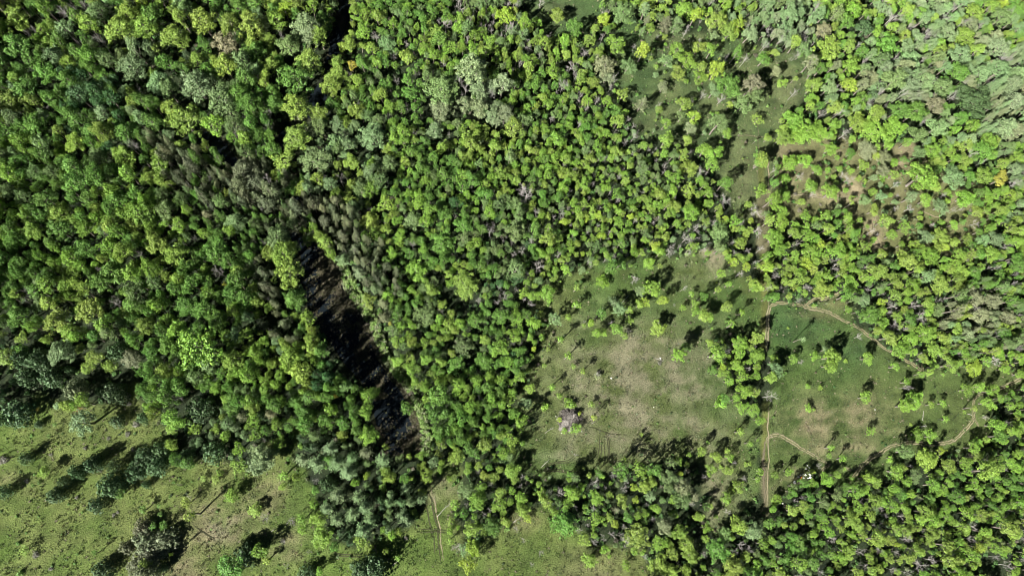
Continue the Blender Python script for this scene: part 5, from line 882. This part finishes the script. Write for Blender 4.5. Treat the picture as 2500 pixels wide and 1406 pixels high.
# ------------------------------------------------------------ brush pile, stones, logs
def T(tile, x, y, z=0.0):
    ox, oy = TILES[tile]; a, b, dep = to_world(ox + x / 2.992, oy + y / 2.992, z); return float(a), float(b), float(dep) / FPX / 2.992
def link(name, g, mats, label, cat=None, group=None, loc=(0, 0, 0), parent=None):
    me = g.mesh(name, mats); ob = bpy.data.objects.new(name, me); col.objects.link(ob); ob.location = loc
    if parent: ob.parent = parent
    if label: ob['label'] = label
    if cat: ob['category'] = cat
    if group: ob['group'] = group
    return ob
# brush pile: a heap of bulldozed branches, two grey leaning mats and a darker broken rim
px0, py0, u = T('K', 450, 262)
pile = bpy.data.objects.new('brush_pile', None); col.objects.link(pile); pile.location = (px0, py0, 0)
pile['label'] = 'grey-brown brush pile in the centre meadow with small trees round it'; pile['category'] = 'brush pile'
rng = np.random.RandomState(77)
def mound(name, cx, cy, rx, ry, ang, hh, tilt, mat, n=34):
    a = np.linspace(-1.15, 1.15, n); U, V = np.meshgrid(a, a); rr_ = np.sqrt(U * U + V * V)
    ca, sa = math.cos(ang), math.sin(ang)
    X = U * rx; Y = V * ry; nz = n5(X * 2.4 + cx, Y * 2.4 + cy)
    Z = hh * np.clip(1 - (rr_ * (1 + .12 * n5(X, Y))) ** 2.4, -.25, 1) * (1 + tilt * U) + .16 * nz + .10 * rng.normal(0, 1, X.shape)
    me = grid_mesh(name, cx + X * ca - Y * sa, cy + X * sa + Y * ca, Z)
    me.materials.append(mat); ob = bpy.data.objects.new(name, me); ob.parent = pile; col.objects.link(ob); return ob
M_HEAP = plain_mat('matted_brush', (.085,.078,.068), (.20,.185,.165), 2.2, .95, .4)
M_HEAPD = plain_mat('dark_brush', (.025,.023,.02), (.11,.10,.088), 2.6, .95, .4)
mound('heap', .2, .5, 4.6, 4.3, .9, 1.5, .15, M_HEAPD)
mound('heap', -.7, -.3, 4.9, 1.75, .95, 2.6, .12, M_HEAP)
mound('heap', 1.5, 1.1, 2.6, 1.2, 1.0, 2.7, .1, M_HEAP)
mound('heap', 1.2, -2.6, 2.6, 1.1, .9, 1.5, 0, M_HEAP)
g = Geo()
for i in range(420):
    a = rng.rand() * 6.283; rr_ = math.sqrt(rng.rand()) * 4.9; c = np.array([rr_ * math.cos(a), rr_ * math.sin(a), max(.1, 2.0 * (1 - (rr_ / 5) ** 2)) + rng.rand() * .5])
    ang = rng.normal(-.6, .5) if rng.rand() < .6 else rng.rand() * 3.14; l = rng.uniform(.5, 2.0); d = np.array([math.cos(ang), math.sin(ang), rng.normal(0, .2)])
    rad = rng.uniform(.025, .07); g.tube([c - d * l / 2, c + d * l / 2 + rng.normal(0, .1, 3)], [rad, rad * .6], 0, 4)
link('branches', g, [M_PILE], None, parent=pile)
for i in range(3): pass

def rock(seed, r):
    rng = np.random.RandomState(seed); bm_ = __import__('bmesh').new(); __import__('bmesh').ops.create_icosphere(bm_, subdivisions=2, radius=1)
    sx = np.array([1, rng.uniform(.6, .9), rng.uniform(.5, .8)])
    for v in bm_.verts:
        c = np.array(v.co); k = 1 + .16 * math.sin(c[0] * 3 + seed) + .14 * math.sin(c[1] * 4 + 2 * seed) + rng.normal(0, .05); v.co = Vector((c * k * sx * r).tolist())
    me = bpy.data.meshes.new('stone'); bm_.to_mesh(me); bm_.free(); me.materials.append(M_STONE); return me
STN = [(265,680,16,'left end stone of the pale stone row'),(281,668,15,'second pale stone of the row from its left end'),(300,662,13,'third pale stone of the row from its left end'),(318,668,15,'fourth pale stone of the row from its left end'),(350,664,17,'pale stone at the right end of the upper row'),(303,688,14,'grey-white stone below the middle of the row'),(352,684,18,'broad pale stone below the right end of the row'),(336,690,11,'small pale stone left of the broad one under the row'),
       (238,722,24,'large bright white stone in the shadow below the row'),(330,598,14,'pink-grey stone above the row by the track'),(345,612,13,'lower pink-grey stone above the row'),(322,622,14,'rough pale stone between the row and the track'),(340,632,10,'small stone just above the lime tree'),(450,672,11,'lone pale stone right of the row at the tree foot')]
for i, (x, y, s, lb) in enumerate(STN):
    a, b, u = T('L', x, y); o = bpy.data.objects.new('stone', rock(i, s * u / 2)); o.location = (a, b, s * u * .18); o.rotation_euler = (0, 0, -.9 + .3 * (i % 3)); col.objects.link(o)
    o['label'] = lb; o['category'] = 'stone'; o['group'] = 'pale stones by the short track'
EX = [('L',150,875,14,'lone pale stone beside the straight lane foot'),('K',1065,172,9,'small white stone in the middle of the meadow'),('K',390,362,9,'small white stone below the brush pile'),('K',448,360,9,'white stone at the foot of the brush pile'),('K',540,350,9,'small stone right of the tree below the brush pile'),('K',350,240,9,'upper small stone left of the brush pile'),('K',358,262,8,'lower small stone left of the brush pile'),('G',755,1385,12,'yellowish stone in the north part of the centre meadow'),('G',1113,1240,13,'pale rounded stone above the fallen pole'),('L',825,190,10,'small white stone in the east meadow'),('J',1860,20,9,'small stone at the wood tip'),('I',1250,1050,14,'pale stone by the yellow tree in the west meadow'),('G',590,612,9,'small white stone near the upper meadow edge')]
for i, (tl, x, y, s, lb) in enumerate(EX):
    a, b, u = T(tl, x, y); o = bpy.data.objects.new('stone', rock(30 + i, s * u / 2)); o.location = (a, b, float(ground_z(a, b)) + s * u * .15); col.objects.link(o)
    o['label'] = lb; o['category'] = 'stone'; o['group'] = 'stones scattered in the meadows'
M_RUST = plain_mat('rusty_orange', (.42,.12,.03), (.55,.2,.06), 4)
a, b, u = T('L', 284, 690); bx = Geo(); bx.tube([(-.55, 0, .3), (.55, 0, .3)], [.28, .28], 0, 12)
bx.tube([(-.2, 0, .3), (-.15, 0, .3)], [.31, .31], 0, 12); bx.tube([(.2, 0, .3), (.25, 0, .3)], [.31, .31], 0, 12)
bar = link('drum', bx, [M_RUST], 'small rusty orange drum lying among the pale stones', 'drum', None, (a, b, 0)); bar.rotation_euler = (0, 0, 1.1)
LOGS = [('G',1075,1240,1135,1260,'fallen pole lying beside the pale rounded stone'),('G',800,875,930,745,'long pale fallen stem in the grassy top of the centre meadow'),('G',900,640,965,665,'short fallen limb by the grey thicket'),('K',612,292,632,282,'short white log below the slim lime tree'),('K',0,1045,95,975,'pale fallen stem at the bottom wood edge'),('K',245,610,300,560,'thin fallen pole across the tyre ruts'),('K',270,362,335,322,'thin stick left of the brush pile'),('J',1010,1330,1060,1290,'short fallen stem at the bottom edge'),('J',125,1082,147,1065,'white log lying in the brown west meadow'),('J',1340,970,1440,870,'forked fallen stem right of the old track'),('J',1850,1045,1915,1000,'pale fallen pole at the lower meadow edge'),('J',955,1270,985,1310,'grey fallen stem in the bottom shade'),('L',1180,200,1172,270,'thin fallen pole beside the east meadow bushes'),('L',1500,220,1535,232,'short log beside the track fork'),('C',960,100,1050,20,'fallen grey stem near the top edge'),('D',920,200,990,110,'long pale stem leaning between the top right trees'),('D',870,210,960,120,'second pale stem leaning at the top right'),('D',650,290,690,210,'white birch stem in the top right wood'),('D',1100,660,1160,640,'curved white stem lying in the dark gap'),('H',1710,1250,1800,1255,'pale stem lying in the right hand wood'),('G',630,965,700,870,'thin bare stem standing over the meadow band')]
for i, (tl, x1, y1, x2, y2, lb) in enumerate(LOGS):
    z = 6.0 if tl == 'D' else .15
    a, b, u = T(tl, x1, y1, z if tl != 'D' else .2); c, d, _ = T(tl, x2, y2, z if tl != 'D' else 8.0); g = Geo(); L = math.hypot(c - a, d - b); v = np.array([c - a, d - b, 8.0 if tl == 'D' else .05])
    rad = .11 if tl != 'D' else .16
    side = np.array([-v[1], v[0], 0]) * .04
    g.tube([(0, 0, 0), v * .5 + side, v], [rad, rad * .8, rad * .45], 0, 7)
    for q in range(4):
        s = .45 + .15 * q; w_ = np.array([-v[1], v[0], .2 * L]) * (.12 if q % 2 else -.12); p0 = v * s + side * (1 - abs(2 * s - 1)); e = p0 + v * .12 + w_; e[2] = max(e[2], .06); g.tube([p0, e], [rad * .4, rad * .15], 0, 4)
    ob = link('leaning_stem' if tl == 'D' else 'log', g, [M_DEAD], lb, 'log', None, (a, b, (float(ground_z(a, b)) + .1)))
print('objects', len(sc.objects))
